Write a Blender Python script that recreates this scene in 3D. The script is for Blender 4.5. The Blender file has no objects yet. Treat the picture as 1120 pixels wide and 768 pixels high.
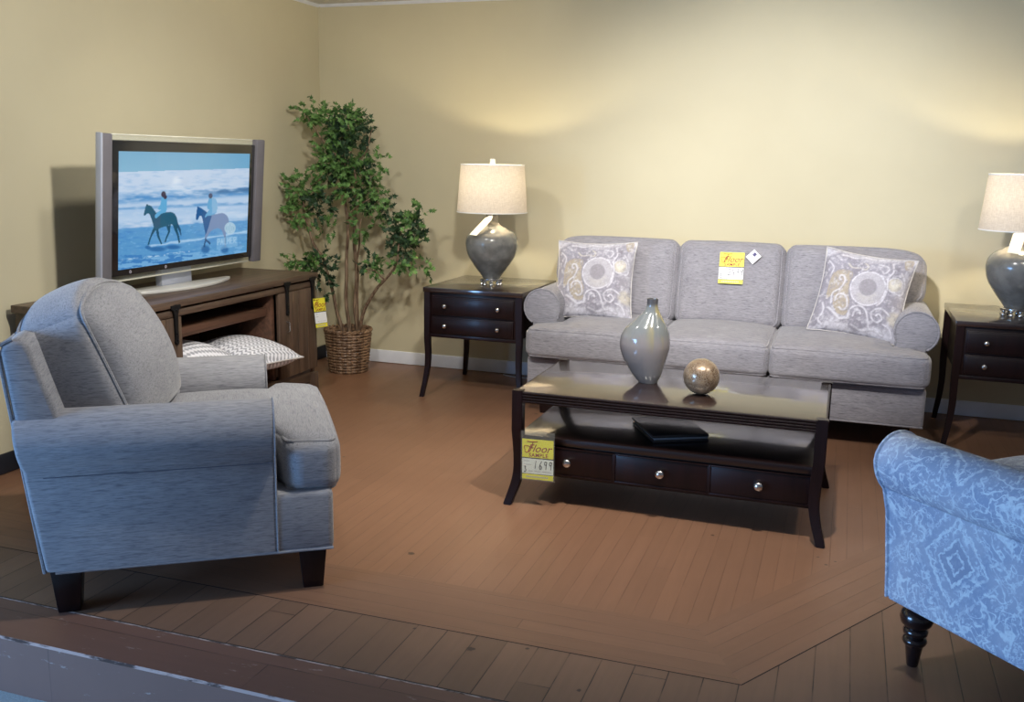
import bpy, bmesh, math, random
import numpy as np
from math import sin, cos, pi, radians, sqrt, atan2
from mathutils import Matrix, Vector, noise as mnoise

S = bpy.context.scene
COL = S.collection
rnd = random.Random(7)

# ------------------------------------------------------------------ helpers
def lin(c):
    return tuple((x/255/12.92 if x/255 <= .04045 else ((x/255+.055)/1.055)**2.4) for x in c)

MATRIX = {}

class G:
    """collects shapes, builds them as one mesh object"""
    def __init__(self):
        self.bm = bmesh.new()
    def add(self, t, M=None, mi=0):
        if M is not None:
            bmesh.ops.transform(t, matrix=M, verts=t.verts)
        for f in t.faces: f.material_index = mi
        me = bpy.data.meshes.new('t'); t.to_mesh(me); t.free()
        self.bm.from_mesh(me); bpy.data.meshes.remove(me)
        return self
    def box(self, lo, hi, bevel=.003, seg=2, M=None, mi=0, taper=None):
        t = bmesh.new(); bmesh.ops.create_cube(t, size=1)
        c = [(a+b)/2 for a, b in zip(lo, hi)]; s = [abs(b-a) for a, b in zip(lo, hi)]
        for v in t.verts:
            k = 1.
            if taper and v.co.z < 0: k = taper
            v.co = Vector((c[0]+v.co.x*s[0]*k, c[1]+v.co.y*s[1]*k, c[2]+v.co.z*s[2]))
        if bevel:
            b = min(bevel, min(s)*.45)
            bmesh.ops.bevel(t, geom=list(t.edges), offset=b, segments=seg, profile=.5, affect='EDGES', clamp_overlap=True)
        return self.add(t, M, mi)
    def tube(self, pts, r, closed=False, n=8, M=None, mi=0):
        t = bmesh.new(); P = [Vector(p) for p in pts]; N = len(P)
        rr = r if isinstance(r, (list, tuple)) else [r]*N
        tang = []
        for i in range(N):
            a = P[(i-1) % N] if (closed or i > 0) else P[i]
            b = P[(i+1) % N] if (closed or i < N-1) else P[i]
            d = (b-a); tang.append(d.normalized() if d.length > 1e-9 else Vector((0, 0, 1)))
        up = Vector((0, 0, 1)) if abs(tang[0].z) < .9 else Vector((1, 0, 0))
        nx = tang[0].cross(up).normalized(); rings = []
        for i in range(N):
            nx = (nx - tang[i]*nx.dot(tang[i]))
            nx = nx.normalized() if nx.length > 1e-6 else tang[i].orthogonal().normalized()
            ny = tang[i].cross(nx)
            rings.append([t.verts.new(P[i]+(nx*cos(2*pi*k/n)+ny*sin(2*pi*k/n))*rr[i]) for k in range(n)])
        for i in range(N if closed else N-1):
            A, B = rings[i], rings[(i+1) % N]
            for k in range(n): t.faces.new((A[k], A[(k+1) % n], B[(k+1) % n], B[k]))
        if not closed:
            t.faces.new(rings[0][::-1]); t.faces.new(rings[-1])
        bmesh.ops.recalc_face_normals(t, faces=t.faces)
        return self.add(t, M, mi)
    def lathe(self, prof, c=(0, 0, 0), n=48, M=None, mi=0, shift=None, sy=1.):
        t = bmesh.new(); rings = []
        for r, z in prof:
            if r < 1e-5:
                rings.append([t.verts.new((c[0], c[1], c[2]+z))])
            else:
                sx_ = shift(z) if shift else 0
                rings.append([t.verts.new((c[0]+sx_+r*cos(2*pi*k/n), c[1]+sy*r*sin(2*pi*k/n), c[2]+z)) for k in range(n)])
        for A, B in zip(rings, rings[1:]):
            for k in range(n):
                if len(A) == 1 and len(B) == 1: break
                if len(A) == 1: t.faces.new((A[0], B[(k+1) % n], B[k]))
                elif len(B) == 1: t.faces.new((A[k], A[(k+1) % n], B[0]))
                else: t.faces.new((A[k], A[(k+1) % n], B[(k+1) % n], B[k]))
        bmesh.ops.recalc_face_normals(t, faces=t.faces)
        return self.add(t, M, mi)
    def prism(self, poly, o, ex, ey, ez, bevel=0, seg=2, mi=0, M=None, ends_only=False):
        """polygon in the plane o+ex*a+ey*b pushed along the vector ez"""
        t = bmesh.new(); o, ex, ey, ez = map(Vector, (o, ex, ey, ez))
        A = [t.verts.new(o+ex*a+ey*b) for a, b in poly]; B = [t.verts.new(o+ex*a+ey*b+ez) for a, b in poly]
        n = len(A)
        t.faces.new(A[::-1]); t.faces.new(B)
        for i in range(n): t.faces.new((A[i], A[(i+1) % n], B[(i+1) % n], B[i]))
        bmesh.ops.recalc_face_normals(t, faces=t.faces)
        if bevel:
            if ends_only:
                t.edges.ensure_lookup_table()
                sa = set(A); sb = set(B)
                ed = [e for e in t.edges if (e.verts[0] in sa) == (e.verts[1] in sa)]
            else: ed = list(t.edges)
            bmesh.ops.bevel(t, geom=ed, offset=bevel, segments=seg, profile=.5, affect='EDGES', clamp_overlap=True)
        return self.add(t, M, mi)
    def grid(self, fn, nu, nv, M=None, mi=0, flip=False):
        t = bmesh.new()
        V = [[t.verts.new(fn(i/nu, j/nv)) for j in range(nv+1)] for i in range(nu+1)]
        for i in range(nu):
            for j in range(nv):
                q = (V[i][j], V[i+1][j], V[i+1][j+1], V[i][j+1])
                t.faces.new(q[::-1] if flip else q)
        return self.add(t, M, mi)
    def cushion(self, w, d, h, r, crown=.02, crown_b=0., side=.0, n=22, warp=None, M=None, mi=0):
        """soft box: rounded edges, domed top"""
        t = bmesh.new(); bmesh.ops.create_cube(t, size=2)
        bmesh.ops.subdivide_edges(t, edges=list(t.edges), cuts=n, use_grid_fill=True)
        H = (w/2, d/2, h/2); r = min(r, h/2*.98)
        for v in t.verts:
            p = [sin(x*pi/2) for x in v.co]
            q = [p[i]*H[i] for i in range(3)]
            inn = [max(-(H[i]-r), min(H[i]-r, q[i])) for i in range(3)]
            dv = Vector([q[i]-inn[i] for i in range(3)])
            if dv.length > 1e-9: dv = dv.normalized()*r
            pos = Vector(inn)+dv
            a = max(0, 1-p[0]**2); b = max(0, 1-p[1]**2); c = max(0, 1-p[2]**2)
            if p[2] > 0: pos.z += crown*(a*b)**.7*p[2]
            else: pos.z += crown_b*(a*b)**.7*p[2]
            pos.y += side*(a*c)**.6*p[1]
            pos.x += side*(b*c)**.6*p[0]
            if warp: pos = warp(pos)
            v.co = pos
        return self.add(t, M, mi)
    def piping(self, w, d, h, r, rad=.005, top=True, bottom=True, warp=None, M=None, mi=0, n=10):
        for s in ([1] if top else [])+([-1] if bottom else []):
            k = r*.29; hx, hy = w/2-k, d/2-k; z = s*(h/2-k); cr = max(.008, r*.7)
            pts = []
            for (cx, cy, a0) in ((hx-cr, hy-cr, 0), (-hx+cr, hy-cr, 90), (-hx+cr, -hy+cr, 180), (hx-cr, -hy+cr, 270)):
                for i in range(6):
                    a = radians(a0+90*i/5); pts.append(Vector((cx+cr*cos(a), cy+cr*sin(a), z)))
            out = []
            for i in range(len(pts)):
                a, b = pts[i], pts[(i+1) % len(pts)]
                m = max(1, int((b-a).length/.02))
                for q in range(m): out.append(a.lerp(b, q/m))
            if warp: out = [warp(p) for p in out]
            self.tube(out, rad, closed=True, n=6, M=M, mi=mi)
        return self
    def build(self, name, mats, parent=None, local=False, smooth=35, sub=False):
        me = bpy.data.meshes.new(name)
        self.bm.normal_update()
        self.bm.to_mesh(me); self.bm.free()
        o = bpy.data.objects.new(name, me); COL.objects.link(o)
        for m in (mats if isinstance(mats, (list, tuple)) else [mats]): me.materials.append(m)
        if smooth is not None:
            for p in me.polygons: p.use_smooth = True
            me.set_sharp_from_angle(angle=radians(smooth))
        if parent is not None:
            o.parent = parent; MATRIX[o] = MATRIX[parent]
            if not local: me.transform(MATRIX[parent].inverted())
        else: MATRIX[o] = Matrix.Identity(4)
        return o

def thing(name, label, cat, loc=(0, 0, 0), rz=0., group=None):
    o = bpy.data.objects.new(name, None); COL.objects.link(o)
    o.location = loc; o.rotation_euler = (0, 0, rz); o.empty_display_size = .1
    o['label'] = label; o['category'] = cat
    if group: o['group'] = group
    MATRIX[o] = Matrix.Translation(loc) @ Matrix.Rotation(rz, 4, 'Z')
    return o
def structure(o):
    o['kind'] = 'structure'; return o
def copy_tree(o, parent=None):
    kids = [c for c in bpy.data.objects if c.parent == o]
    c = o.copy(); COL.objects.link(c)
    if parent is not None: c.parent = parent
    MATRIX[c] = MATRIX[o]
    for k in kids: copy_tree(k, c)
    return c

# ------------------------------------------------------------------ materials
def new_mat(name):
    m = bpy.data.materials.new(name); m.use_nodes = True
    nt = m.node_tree; nt.nodes.clear()
    out = nt.nodes.new('ShaderNodeOutputMaterial'); b = nt.nodes.new('ShaderNodeBsdfPrincipled')
    nt.links.new(b.outputs[0], out.inputs[0])
    return m, nt, b
class NT:
    def __init__(self, nt): self.nt = nt
    def n(self, typ, **kw):
        x = self.nt.nodes.new(typ)
        for k, v in kw.items(): setattr(x, k, v)
        return x
    def l(self, a, b): self.nt.links.new(a, b)
    def math(self, op, a, b=None, c=None, clamp=False):
        x = self.n('ShaderNodeMath', operation=op, use_clamp=clamp)
        for i, v in enumerate((a, b, c)):
            if v is None: continue
            if isinstance(v, (int, float)): x.inputs[i].default_value = v
            else: self.l(v, x.inputs[i])
        return x.outputs[0]
    def mix(self, fac, a, b):
        x = self.n('ShaderNodeMix', data_type='RGBA')
        for s, v in ((x.inputs[0], fac), (x.inputs[6], a), (x.inputs[7], b)):
            if isinstance(v, (int, float)): s.default_value = v
            elif isinstance(v, tuple): s.default_value = (*v[:3], 1)
            else: self.l(v, s)
        return x.outputs[2]
    def coord(self, which='Object'):
        return self.n('ShaderNodeTexCoord').outputs[which]
    def mapped(self, vec, scale=(1, 1, 1), rot=(0, 0, 0), loc=(0, 0, 0)):
        x = self.n('ShaderNodeMapping'); self.l(vec, x.inputs[0])
        x.inputs[1].default_value = loc; x.inputs[2].default_value = rot; x.inputs[3].default_value = scale
        return x.outputs[0]
    def noise(self, vec, scale=5, detail=3, rough=.55, dist=0):
        x = self.n('ShaderNodeTexNoise'); self.l(vec, x.inputs['Vector'])
        x.inputs['Scale'].default_value = scale; x.inputs['Detail'].default_value = detail
        x.inputs['Roughness'].default_value = rough; x.inputs['Distortion'].default_value = dist
        return x.outputs[0]
    def ramp(self, fac, lo, hi):
        x = self.n('ShaderNodeMapRange', interpolation_type='SMOOTHSTEP'); self.l(fac, x.inputs[0])
        x.inputs[1].default_value = lo; x.inputs[2].default_value = hi
        return x.outputs[0]
    def bump(self, h, strength=.2, dist=.002):
        x = self.n('ShaderNodeBump'); x.inputs['Strength'].default_value = strength; x.inputs['Distance'].default_value = dist
        self.l(h, x.inputs['Height']); return x.outputs[0]
    def sep(self, v):
        x = self.n('ShaderNodeSeparateXYZ'); self.l(v, x.inputs[0]); return x.outputs
    def comb(self, a, b, c=0.):
        x = self.n('ShaderNodeCombineXYZ')
        for i, v in enumerate((a, b, c)):
            if isinstance(v, (int, float)): x.inputs[i].default_value = v
            else: self.l(v, x.inputs[i])
        return x.outputs[0]

def plain(name, col, rough=.5, metal=0., spec=.5, coat=0., coat_rough=.05, var=.12, vscale=8, bump=0., bscale=200, trans=0., ior=1.5):
    m, nt, b = new_mat(name); q = NT(nt)
    v = q.coord()
    f = q.noise(v, vscale, 4)
    c2 = tuple(x*(1-var) for x in col); c1 = tuple(min(1, x*(1+var)) for x in col)
    q.l(q.mix(q.ramp(f, .3, .7), c2, c1), b.inputs['Base Color'])
    b.inputs['Roughness'].default_value = rough; b.inputs['Metallic'].default_value = metal
    b.inputs['Specular IOR Level'].default_value = spec
    b.inputs['Coat Weight'].default_value = coat; b.inputs['Coat Roughness'].default_value = coat_rough
    b.inputs['Transmission Weight'].default_value = trans; b.inputs['IOR'].default_value = ior
    if bump: q.l(q.bump(q.noise(v, bscale, 2), bump), b.inputs['Normal'])
    return m

def fabric(name, base, dark, light, axis='x', along=40, across=330, contrast=.7):
    m, nt, b = new_mat(name); q = NT(nt)
    tc = q.n('ShaderNodeTexCoord'); v = tc.outputs['Object']; nrm = q.sep(tc.outputs['Normal'])
    vx = q.mapped(v, (along, across, across)); vy = q.mapped(v, (across, along, across))
    nx = q.noise(vx, 1, 2.5, .6); ny = q.noise(vy, 1, 2.5, .6)
    nx2 = q.noise(q.mapped(v, (along*.45, across*.5, across*.5), loc=(3, 1, 7)), 1, 2, .6)
    ny2 = q.noise(q.mapped(v, (across*.5, along*.45, across*.5), loc=(3, 1, 7)), 1, 2, .6)
    k = 0 if axis == 'x' else 1
    sel = q.ramp(q.math('ABSOLUTE', nrm[k]), .62, .72)
    if axis == 'y': sel = q.math('SUBTRACT', 1., sel)
    def mixf(a, c):
        x = q.n('ShaderNodeMix', data_type='FLOAT'); q.l(sel, x.inputs[0]); q.l(a, x.inputs[2]); q.l(c, x.inputs[3]); return x.outputs[0]
    f = mixf(nx, ny); f2 = mixf(nx2, ny2)
    c = q.mix(q.ramp(f, .30, .58), tuple(.55*a+.45*b_ for a, b_ in zip(dark, base)), base)
    c = q.mix(q.math('MULTIPLY', q.ramp(f2, .54, .68), .5), c, light)
    c = q.mix(q.math('MULTIPLY', q.ramp(f2, .42, .30), contrast), c, dark)
    blot = q.noise(v, 9, 3)
    c = q.mix(q.math('MULTIPLY', q.ramp(blot, .35, .7), .18), c, dark)
    q.l(c, b.inputs['Base Color']); b.inputs['Roughness'].default_value = .9
    b.inputs['Specular IOR Level'].default_value = .15
    b.inputs['Sheen Weight'].default_value = .25; b.inputs['Sheen Roughness'].default_value = .5
    q.l(q.bump(f, .35, .0015), b.inputs['Normal'])
    return m

def wood(name, dark, light, axis=1, rough=.4, coat=0., fine=60, spec=.5, coat_rough=.08, coat_ior=1.5, boards=0):
    m, nt, b = new_mat(name); q = NT(nt); v = q.coord()
    sc = [fine]*3; sc[axis] = 2.2
    f = q.noise(q.mapped(v, tuple(sc)), 1, 5, .65, .4)
    sc2 = [9]*3; sc2[axis] = .8
    g = q.noise(q.mapped(v, tuple(sc2)), 1, 3, .5, .8)
    c = q.mix(q.ramp(q.math('ADD', q.math('MULTIPLY', f, .6), q.math('MULTIPLY', g, .4)), .36, .64), dark, light)
    q.l(c, b.inputs['Base Color']); b.inputs['Roughness'].default_value = rough
    b.inputs['Specular IOR Level'].default_value = spec
    b.inputs['Coat Weight'].default_value = coat; b.inputs['Coat Roughness'].default_value = coat_rough; b.inputs['Coat IOR'].default_value = coat_ior
    q.l(q.bump(f, .12, .001), b.inputs['Normal'])
    return m

def painted(name, rough=.85, spec=.2, emis=0., coat=0.):
    """colour held in the mesh's own colour layer (woven or printed pattern)"""
    m, nt, b = new_mat(name); q = NT(nt)
    a = q.n('ShaderNodeVertexColor', layer_name='pattern')
    if emis:
        q.l(a.outputs[0], b.inputs['Emission Color']); b.inputs['Emission Strength'].default_value = emis
        b.inputs['Base Color'].default_value = (.004, .004, .005, 1)
    else:
        w = q.noise(q.mapped(q.coord(), (300, 300, 300)), 1, 2)
        q.l(q.mix(q.math('MULTIPLY', w, .25), a.outputs[0], (.2, .19, .2)), b.inputs['Base Color'])
        q.l(q.bump(w, .3, .001), b.inputs['Normal'])
    b.inputs['Roughness'].default_value = rough; b.inputs['Specular IOR Level'].default_value = spec
    return m

# ---- numpy painting on vertex grids
def vnoise(x, y, seed=0):
    xi = np.floor(x).astype(np.int64); yi = np.floor(y).astype(np.int64)
    fx = x-xi; fy = y-yi; fx = fx*fx*(3-2*fx); fy = fy*fy*(3-2*fy)
    def h(a, b):
        n = (a*374761393+b*668265263+seed*982451653) & 0xffffffff
        n = ((n ^ (n >> 13))*1274126177) & 0xffffffff
        return ((n ^ (n >> 16)) & 0xffff)/65535.
    return (h(xi, yi)*(1-fx)+h(xi+1, yi)*fx)*(1-fy)+(h(xi, yi+1)*(1-fx)+h(xi+1, yi+1)*fx)*fy
def fbm(x, y, seed=0, o=4):
    s = 0; a = .5
    for i in range(o): s = s+a*vnoise(x*2**i, y*2**i, seed+i); a *= .5
    return s
class Paint:
    def __init__(self, X, Y, base):
        self.X, self.Y = X, Y; self.C = np.tile(np.array(base, float)/255, (len(X), 1))
    def blend(self, a, col):
        a = np.clip(a, 0, 1)[:, None]; self.C = self.C*(1-a)+np.array(col, float)/255*a
    def poly(self, P, col, alpha=1.):
        X, Y = self.X, self.Y; ins = np.zeros(len(X), bool); n = len(P)
        for i in range(n):
            x1, y1 = P[i]; x2, y2 = P[(i+1) % n]
            if y1 == y2: continue
            c = ((y1 > Y) != (y2 > Y)) & (X < (x2-x1)*(Y-y1)/(y2-y1)+x1); ins ^= c
        self.blend(ins*alpha, col)
    def ell(self, cx, cy, rx, ry, col, alpha=1., soft=.1):
        d = np.sqrt(((self.X-cx)/rx)**2+((self.Y-cy)/ry)**2)
        self.blend(np.clip((1-d)/soft+.5, 0, 1)*alpha, col)
    def ring(self, cx, cy, r, w, col, alpha=1., soft=1.):
        d = np.abs(np.hypot(self.X-cx, self.Y-cy)-r)
        self.blend(np.clip((w/2-d)/soft+.5, 0, 1)*alpha, col)
    def dist(self, P):
        D = np.full(len(self.X), 1e9)
        for (x1, y1), (x2, y2) in zip(P, P[1:]):
            dx, dy = x2-x1, y2-y1; L = dx*dx+dy*dy+1e-9
            t = np.clip(((self.X-x1)*dx+(self.Y-y1)*dy)/L, 0, 1)
            D = np.minimum(D, np.hypot(self.X-x1-t*dx, self.Y-y1-t*dy))
        return D
    def stroke(self, P, w, col, alpha=1., soft=1.):
        self.blend(np.clip((w/2-self.dist(P))/soft+.5, 0, 1)*alpha, col)
    def linear(self):
        c = np.clip(self.C, 0, 1); return np.where(c <= .04045, c/12.92, ((c+.055)/1.055)**2.4)
def set_pattern(me, cols):
    at = me.color_attributes.new('pattern', 'FLOAT_COLOR', 'POINT')
    a = np.ones((len(me.vertices), 4)); a[:len(cols), :3] = cols
    at.data.foreach_set('color', a.ravel())
def smooth_curve(P, m=8):
    """Catmull-Rom through points"""
    out = []; n = len(P)
    for i in range(n-1):
        p0 = P[max(i-1, 0)]; p1 = P[i]; p2 = P[i+1]; p3 = P[min(i+2, n-1)]
        for k in range(m):
            t = k/m
            out.append(tuple(.5*((2*b)+(-a+c)*t+(2*a-5*b+4*c-d)*t*t+(-a+3*b-3*c+d)*t**3) for a, b, c, d in zip(p0, p1, p2, p3)))
    out.append(tuple(P[-1])); return out

# ------------------------------------------------------------------ camera
cam = bpy.data.cameras.new('camera'); co = bpy.data.objects.new('camera', cam); COL.objects.link(co)
yaw, pitch, roll = radians(-19.0), radians(11.2409), radians(-.9686)
fw = Vector((sin(yaw)*cos(pitch), cos(yaw)*cos(pitch), -sin(pitch))); rt = Vector((cos(yaw), -sin(yaw), 0)); dn = fw.cross(rt)
rx = rt*cos(roll)+dn*sin(roll); dy = -rt*sin(roll)+dn*cos(roll)
Mc = Matrix((( rx.x, -dy.x, -fw.x, 3.4447), (rx.y, -dy.y, -fw.y, -5.9178), (rx.z, -dy.z, -fw.z, 1.4), (0, 0, 0, 1)))
co.matrix_world = Mc
cam.sensor_width = 36; cam.lens = 36*1050.6/1120; cam.clip_start = .05
S.camera = co
S.view_settings.view_transform = 'Standard'; S.view_settings.look = 'None'
S.view_settings.exposure = 0.; S.view_settings.gamma = 1.; S.view_settings.use_curve_mapping = False

# ------------------------------------------------------------------ setting
def wall_mat():
    m, nt, b = new_mat('wall_paint'); q = NT(nt); v = q.coord()
    f = q.noise(v, 1.3, 4); g = q.noise(v, 260, 2)
    q.l(q.mix(q.ramp(f, .3, .7), (.59, .537, .378), (.62, .567, .402)), b.inputs['Base Color'])
    b.inputs['Roughness'].default_value = .75; b.inputs['Specular IOR Level'].default_value = .25
    q.l(q.bump(g, .05, .001), b.inputs['Normal'])
    return m
M_WALL = wall_mat()
M_TRIM = plain('white_trim_paint', (.76, .79, .88), .45, var=.04)
M_DARKTRIM = plain('dark_trim_paint', (.012, .013, .02), .5)
M_CEIL = plain('ceiling_paint', (.66, .66, .66), .9, var=.03)
W = 6.4
def slab(name, lo, hi, m):
    return structure(G().box(lo, hi, 0).build(name, m, smooth=None))
slab('wall_back', (-.12, 0, -.4), (W, .12, 2.42), M_WALL)
slab('wall_left', (-.12, -4.4, -.4), (0, 0, 2.42), M_WALL)
slab('ceiling', (-.12, -4.4, 2.392), (W, .12, 2.52), M_CEIL)
def skirting(name, p0, p1, nrm, m, h=.088):
    p0, p1, nrm = Vector(p0), Vector(p1), Vector(nrm)
    prof = [(0, .004), (.014, .004), (.014, h-.012), (.008, h), (0, h)]
    return structure(G().prism(prof, p0, nrm, (0, 0, 1), p1-p0).build(name, m))
skirting('baseboard_back', (.015, 0, 0), (W, 0, 0), (0, -1, 0), M_TRIM)
skirting('baseboard_left', (0, -4.0, 0), (0, 0, 0), (1, 0, 0), M_DARKTRIM, .09)
def crown(name, p0, p1, nrm):
    prof = [(0, 2.375), (.006, 2.375), (.022, 2.388), (.022, 2.392), (0, 2.392)]
    return structure(G().prism(prof, Vector(p0), Vector(nrm), (0, 0, 1), Vector(p1)-Vector(p0)).build(name, M_TRIM))
crown('trim_back', (.02, 0, 0), (W, 0, 0), (0, -1, 0))
crown('trim_left', (0, -4.4, 0), (0, 0, 0), (1, 0, 0))

def planks(name, ang, width, length, gap, gapcol, base, var=.10, rough=.42, scuff=0., gapw=.0025, knots=()):
    """painted floor boards running along the direction ang (degrees from x)"""
    m, nt, b = new_mat(name); q = NT(nt)
    v = q.mapped(q.coord(), rot=(0, 0, -radians(ang)))
    s = q.sep(v)
    u = q.math('DIVIDE', s[1], width); idx = q.math('FLOOR', u); fu = q.math('FRACT', u)
    wn = q.n('ShaderNodeTexWhiteNoise', noise_dimensions='1D'); q.l(idx, wn.inputs['W'])
    lv = q.math('DIVIDE', q.math('ADD', s[0], q.math('MULTIPLY', wn.outputs[0], length*3)), length)
    lid = q.math('FLOOR', lv); fl = q.math('FRACT', lv)
    wn2 = q.n('ShaderNodeTexWhiteNoise', noise_dimensions='2D'); q.l(q.comb(idx, lid), wn2.inputs['Vector'])
    gu = q.math('MULTIPLY', q.math('MINIMUM', fu, q.math('SUBTRACT', 1., fu)), width)
    gl = q.math('MULTIPLY', q.math('MINIMUM', fl, q.math('SUBTRACT', 1., fl)), length)
    wob = q.math('MULTIPLY', q.noise(q.mapped(q.coord(), (7, 7, 7)), 1, 3), gapw*2.2)
    gm = q.math('SUBTRACT', 1., q.ramp(q.math('MINIMUM', gu, gl), gapw*.3, gapw*.3+.0015))
    thick = q.ramp(q.noise(q.mapped(q.coord(), (5, 5, 5)), 1, 3), .35, .6)
    gm = q.math('MULTIPLY', gm, q.math('MULTIPLY_ADD', thick, gap*.7, gap*.3))
    f = q.noise(q.mapped(v, (3, 40, 3)), 1, 4); big = q.noise(q.coord(), 1.7, 4)
    lo = tuple(x*(1-var) for x in base); hi = tuple(x*(1+var) for x in base)
    c = q.mix(wn2.outputs[0], lo, hi)
    c = q.mix(q.math('MULTIPLY', q.ramp(f, .3, .7), .25), c, tuple(x*.7 for x in base))
    c = q.mix(q.math('MULTIPLY', q.ramp(big, .4, .7), .25), c, tuple(x*.72 for x in base))
    dots = q.n('ShaderNodeTexVoronoi'); q.l(q.mapped(q.coord(), (2.3, 2.3, 2.3)), dots.inputs['Vector']); dots.inputs['Scale'].default_value = 1
    c = q.mix(q.math('MULTIPLY', q.math('SUBTRACT', 1., q.ramp(dots.outputs['Distance'], .018, .03)), .75), c, (.03, .02, .016))
    c = q.mix(gm, c, gapcol)
    for kx, ky, kr in knots:
        vd = q.n('ShaderNodeVectorMath', operation='DISTANCE'); q.l(q.coord(), vd.inputs[0]); vd.inputs[1].default_value = (kx, ky, 0)
        dd = q.math('MULTIPLY_ADD', q.noise(q.mapped(q.coord(), (60, 60, 60)), 1, 2), kr*1.4, vd.outputs['Value'])
        c = q.mix(q.math('MULTIPLY', q.math('SUBTRACT', 1., q.ramp(dd, kr*1.2, kr*1.6)), .8), c, (.028, .018, .015))
    if scuff:
        sc = q.ramp(q.noise(q.mapped(q.coord(), (9, 30, 30)), 1, 5, .7), .62, .68)
        c = q.mix(q.math('MULTIPLY', sc, scuff), c, (.5, .45, .42))
    q.l(c, b.inputs['Base Color'])
    q.l(q.math('MULTIPLY_ADD', big, .25, rough-.12), b.inputs['Roughness'])
    b.inputs['Specular IOR Level'].default_value = .45
    h = q.math('SUBTRACT', q.math('MULTIPLY', f, .12), gm)
    q.l(q.bump(h, .35, .002), b.inputs['Normal'])
    return m
KN_OUT = [(2.507, -3.515, .016), (2.86, -3.62, .010), (2.30, -3.46, .008), (2.66, -3.455, .008)]
KN_MAIN = [(3.47, -2.50, .009), (3.50, -2.46, .008), (3.53, -2.53, .010), (3.44, -2.44, .007), (3.56, -2.49, .007), (2.05, -2.95, .016), (3.05, -2.37, .008)]
PAINT = (.240, .124, .073)
OUT = (.195, .112, .071)
MID = (.225, .119, .072)
M_F0 = planks('floor_main_boards', 90, .058, 2.4, .45, (.09, .045, .028), PAINT, .05, .38, knots=KN_MAIN)
M_F1 = planks('floor_border_boards', 0, .062, 2.6, .5, (.07, .038, .026), MID, .06, .42)
M_F1b = planks('floor_border_boards_angled', 58.6, .062, 2.6, .5, (.07, .038, .026), MID, .06, .42)
M_F2 = planks('floor_outer_boards', 90, .096, 2.3, .95, (.018, .012, .01), OUT, .12, .48, knots=KN_OUT)
M_NOSE = planks('floor_nosing_board', 0, .19, 1.6, .8, (.02, .014, .012), (.17, .09, .065), .06, .5, .35)
M_RISE = planks('step_riser_board', 0, .4, 1.1, .8, (.03, .02, .018), (.22, .125, .098), .06, .5, .5)
def worn_mat():
    m, nt, b = new_mat('worn_paint_edge'); q = NT(nt)
    f = q.ramp(q.noise(q.mapped(q.coord(), (11, 40, 40)), 1, 5, .7), .40, .56)
    q.l(q.mix(f, (.05, .03, .025), (.44, .36, .34)), b.inputs['Base Color']); b.inputs['Roughness'].default_value = .6; return m
M_WORN = worn_mat()
M_CRACK = plain('floor_crack', (.020, .013, .011), .9, var=.6, vscale=14)
LC = Vector((3.271, -3.435)); d4 = Vector((.52, .854)); n4 = Vector((-.854, .52))
bw = .30
xt = LC.x+d4.x/d4.y*3.435
inner_corner = (LC.x-bw*math.tan(radians((180-121.4)/2))*1.0, LC.y+bw)   # mitre of the border
ic = Vector(inner_corner)
t_in = (0-ic.y)/d4.y
polys = [
    ([(0, 0), (0, ic.y), (ic.x, ic.y), (ic.x+d4.x*t_in, 0)], 0),
    ([(0, ic.y), (0, LC.y), (LC.x, LC.y), (ic.x, ic.y)], 1),
    ([(ic.x, ic.y), (LC.x, LC.y), (xt, 0), (ic.x+d4.x*t_in, 0)], 2),
    ([(0, LC.y), (0, -3.742), (W, -3.742), (W, 0), (xt, 0), (LC.x, LC.y)], 3),
    ([(0, -3.745), (0, -3.935), (W, -3.935), (W, -3.745)], 4)]
g = G()
for P, mi in polys:
    t = bmesh.new(); f = t.faces.new([t.verts.new((x, y, 0)) for x, y in P]); bmesh.ops.recalc_face_normals(t, faces=t.faces)
    if f.normal.z < 0: bmesh.ops.reverse_faces(t, faces=t.faces)
    bmesh.ops.triangulate(t, faces=t.faces)
    g.add(t, None, mi)
t = bmesh.new()
q_ = [t.verts.new(p) for p in ((0, -3.935, 0), (0, -3.942, -.006), (W, -3.942, -.006), (W, -3.935, 0))]; t.faces.new(q_)
q_ = [t.verts.new(p) for p in ((0, -3.942, -.006), (0, -3.942, -.178), (W, -3.942, -.178), (W, -3.942, -.006))]; t.faces.new(q_)
g.add(t, None, 5)
def strip(p, q2, w_, mi):
    p, q2 = Vector(p), Vector(q2); d = (q2-p).normalized(); nn = Vector((-d.y, d.x))*w_/2; t = bmesh.new()
    f = t.faces.new([t.verts.new((v.x, v.y, .0004)) for v in (p-nn, q2-nn, q2+nn, p+nn)]); g.add(t, None, mi)
strip((.2, LC.y), (LC.x, LC.y), .0042, 6); strip((LC.x, LC.y), (xt-.02, -.03), .0042, 6)
strip((.02, -3.7405), (W, -3.7405), .004, 6); strip((.02, -3.7465), (W, -3.7465), .006, 7)
t = bmesh.new(); t.faces.new([t.verts.new(p) for p in ((0, -3.9355, .0003), (0, -3.9425, -.0055), (W, -3.9425, -.0055), (W, -3.9355, .0003))]); g.add(t, None, 7)
structure(g.build('floor', [M_F0, M_F1, M_F1b, M_F2, M_NOSE, M_RISE, M_CRACK, M_WORN], smooth=None))
def carpet_mat():
    m, nt, b = new_mat('shop_carpet'); q = NT(nt); v = q.coord()
    f = q.noise(v, 180, 3)
    q.l(q.mix(f, (.34, .40, .41), (.62, .70, .72)), b.inputs['Base Color']); b.inputs['Roughness'].default_value = .95
    q.l(q.bump(f, .6, .004), b.inputs['Normal']); return m
structure(G().box((-1.5, -8.5, -.3), (W, -3.9, -.178), 0).build('floor_lower', carpet_mat(), smooth=None))

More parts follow.
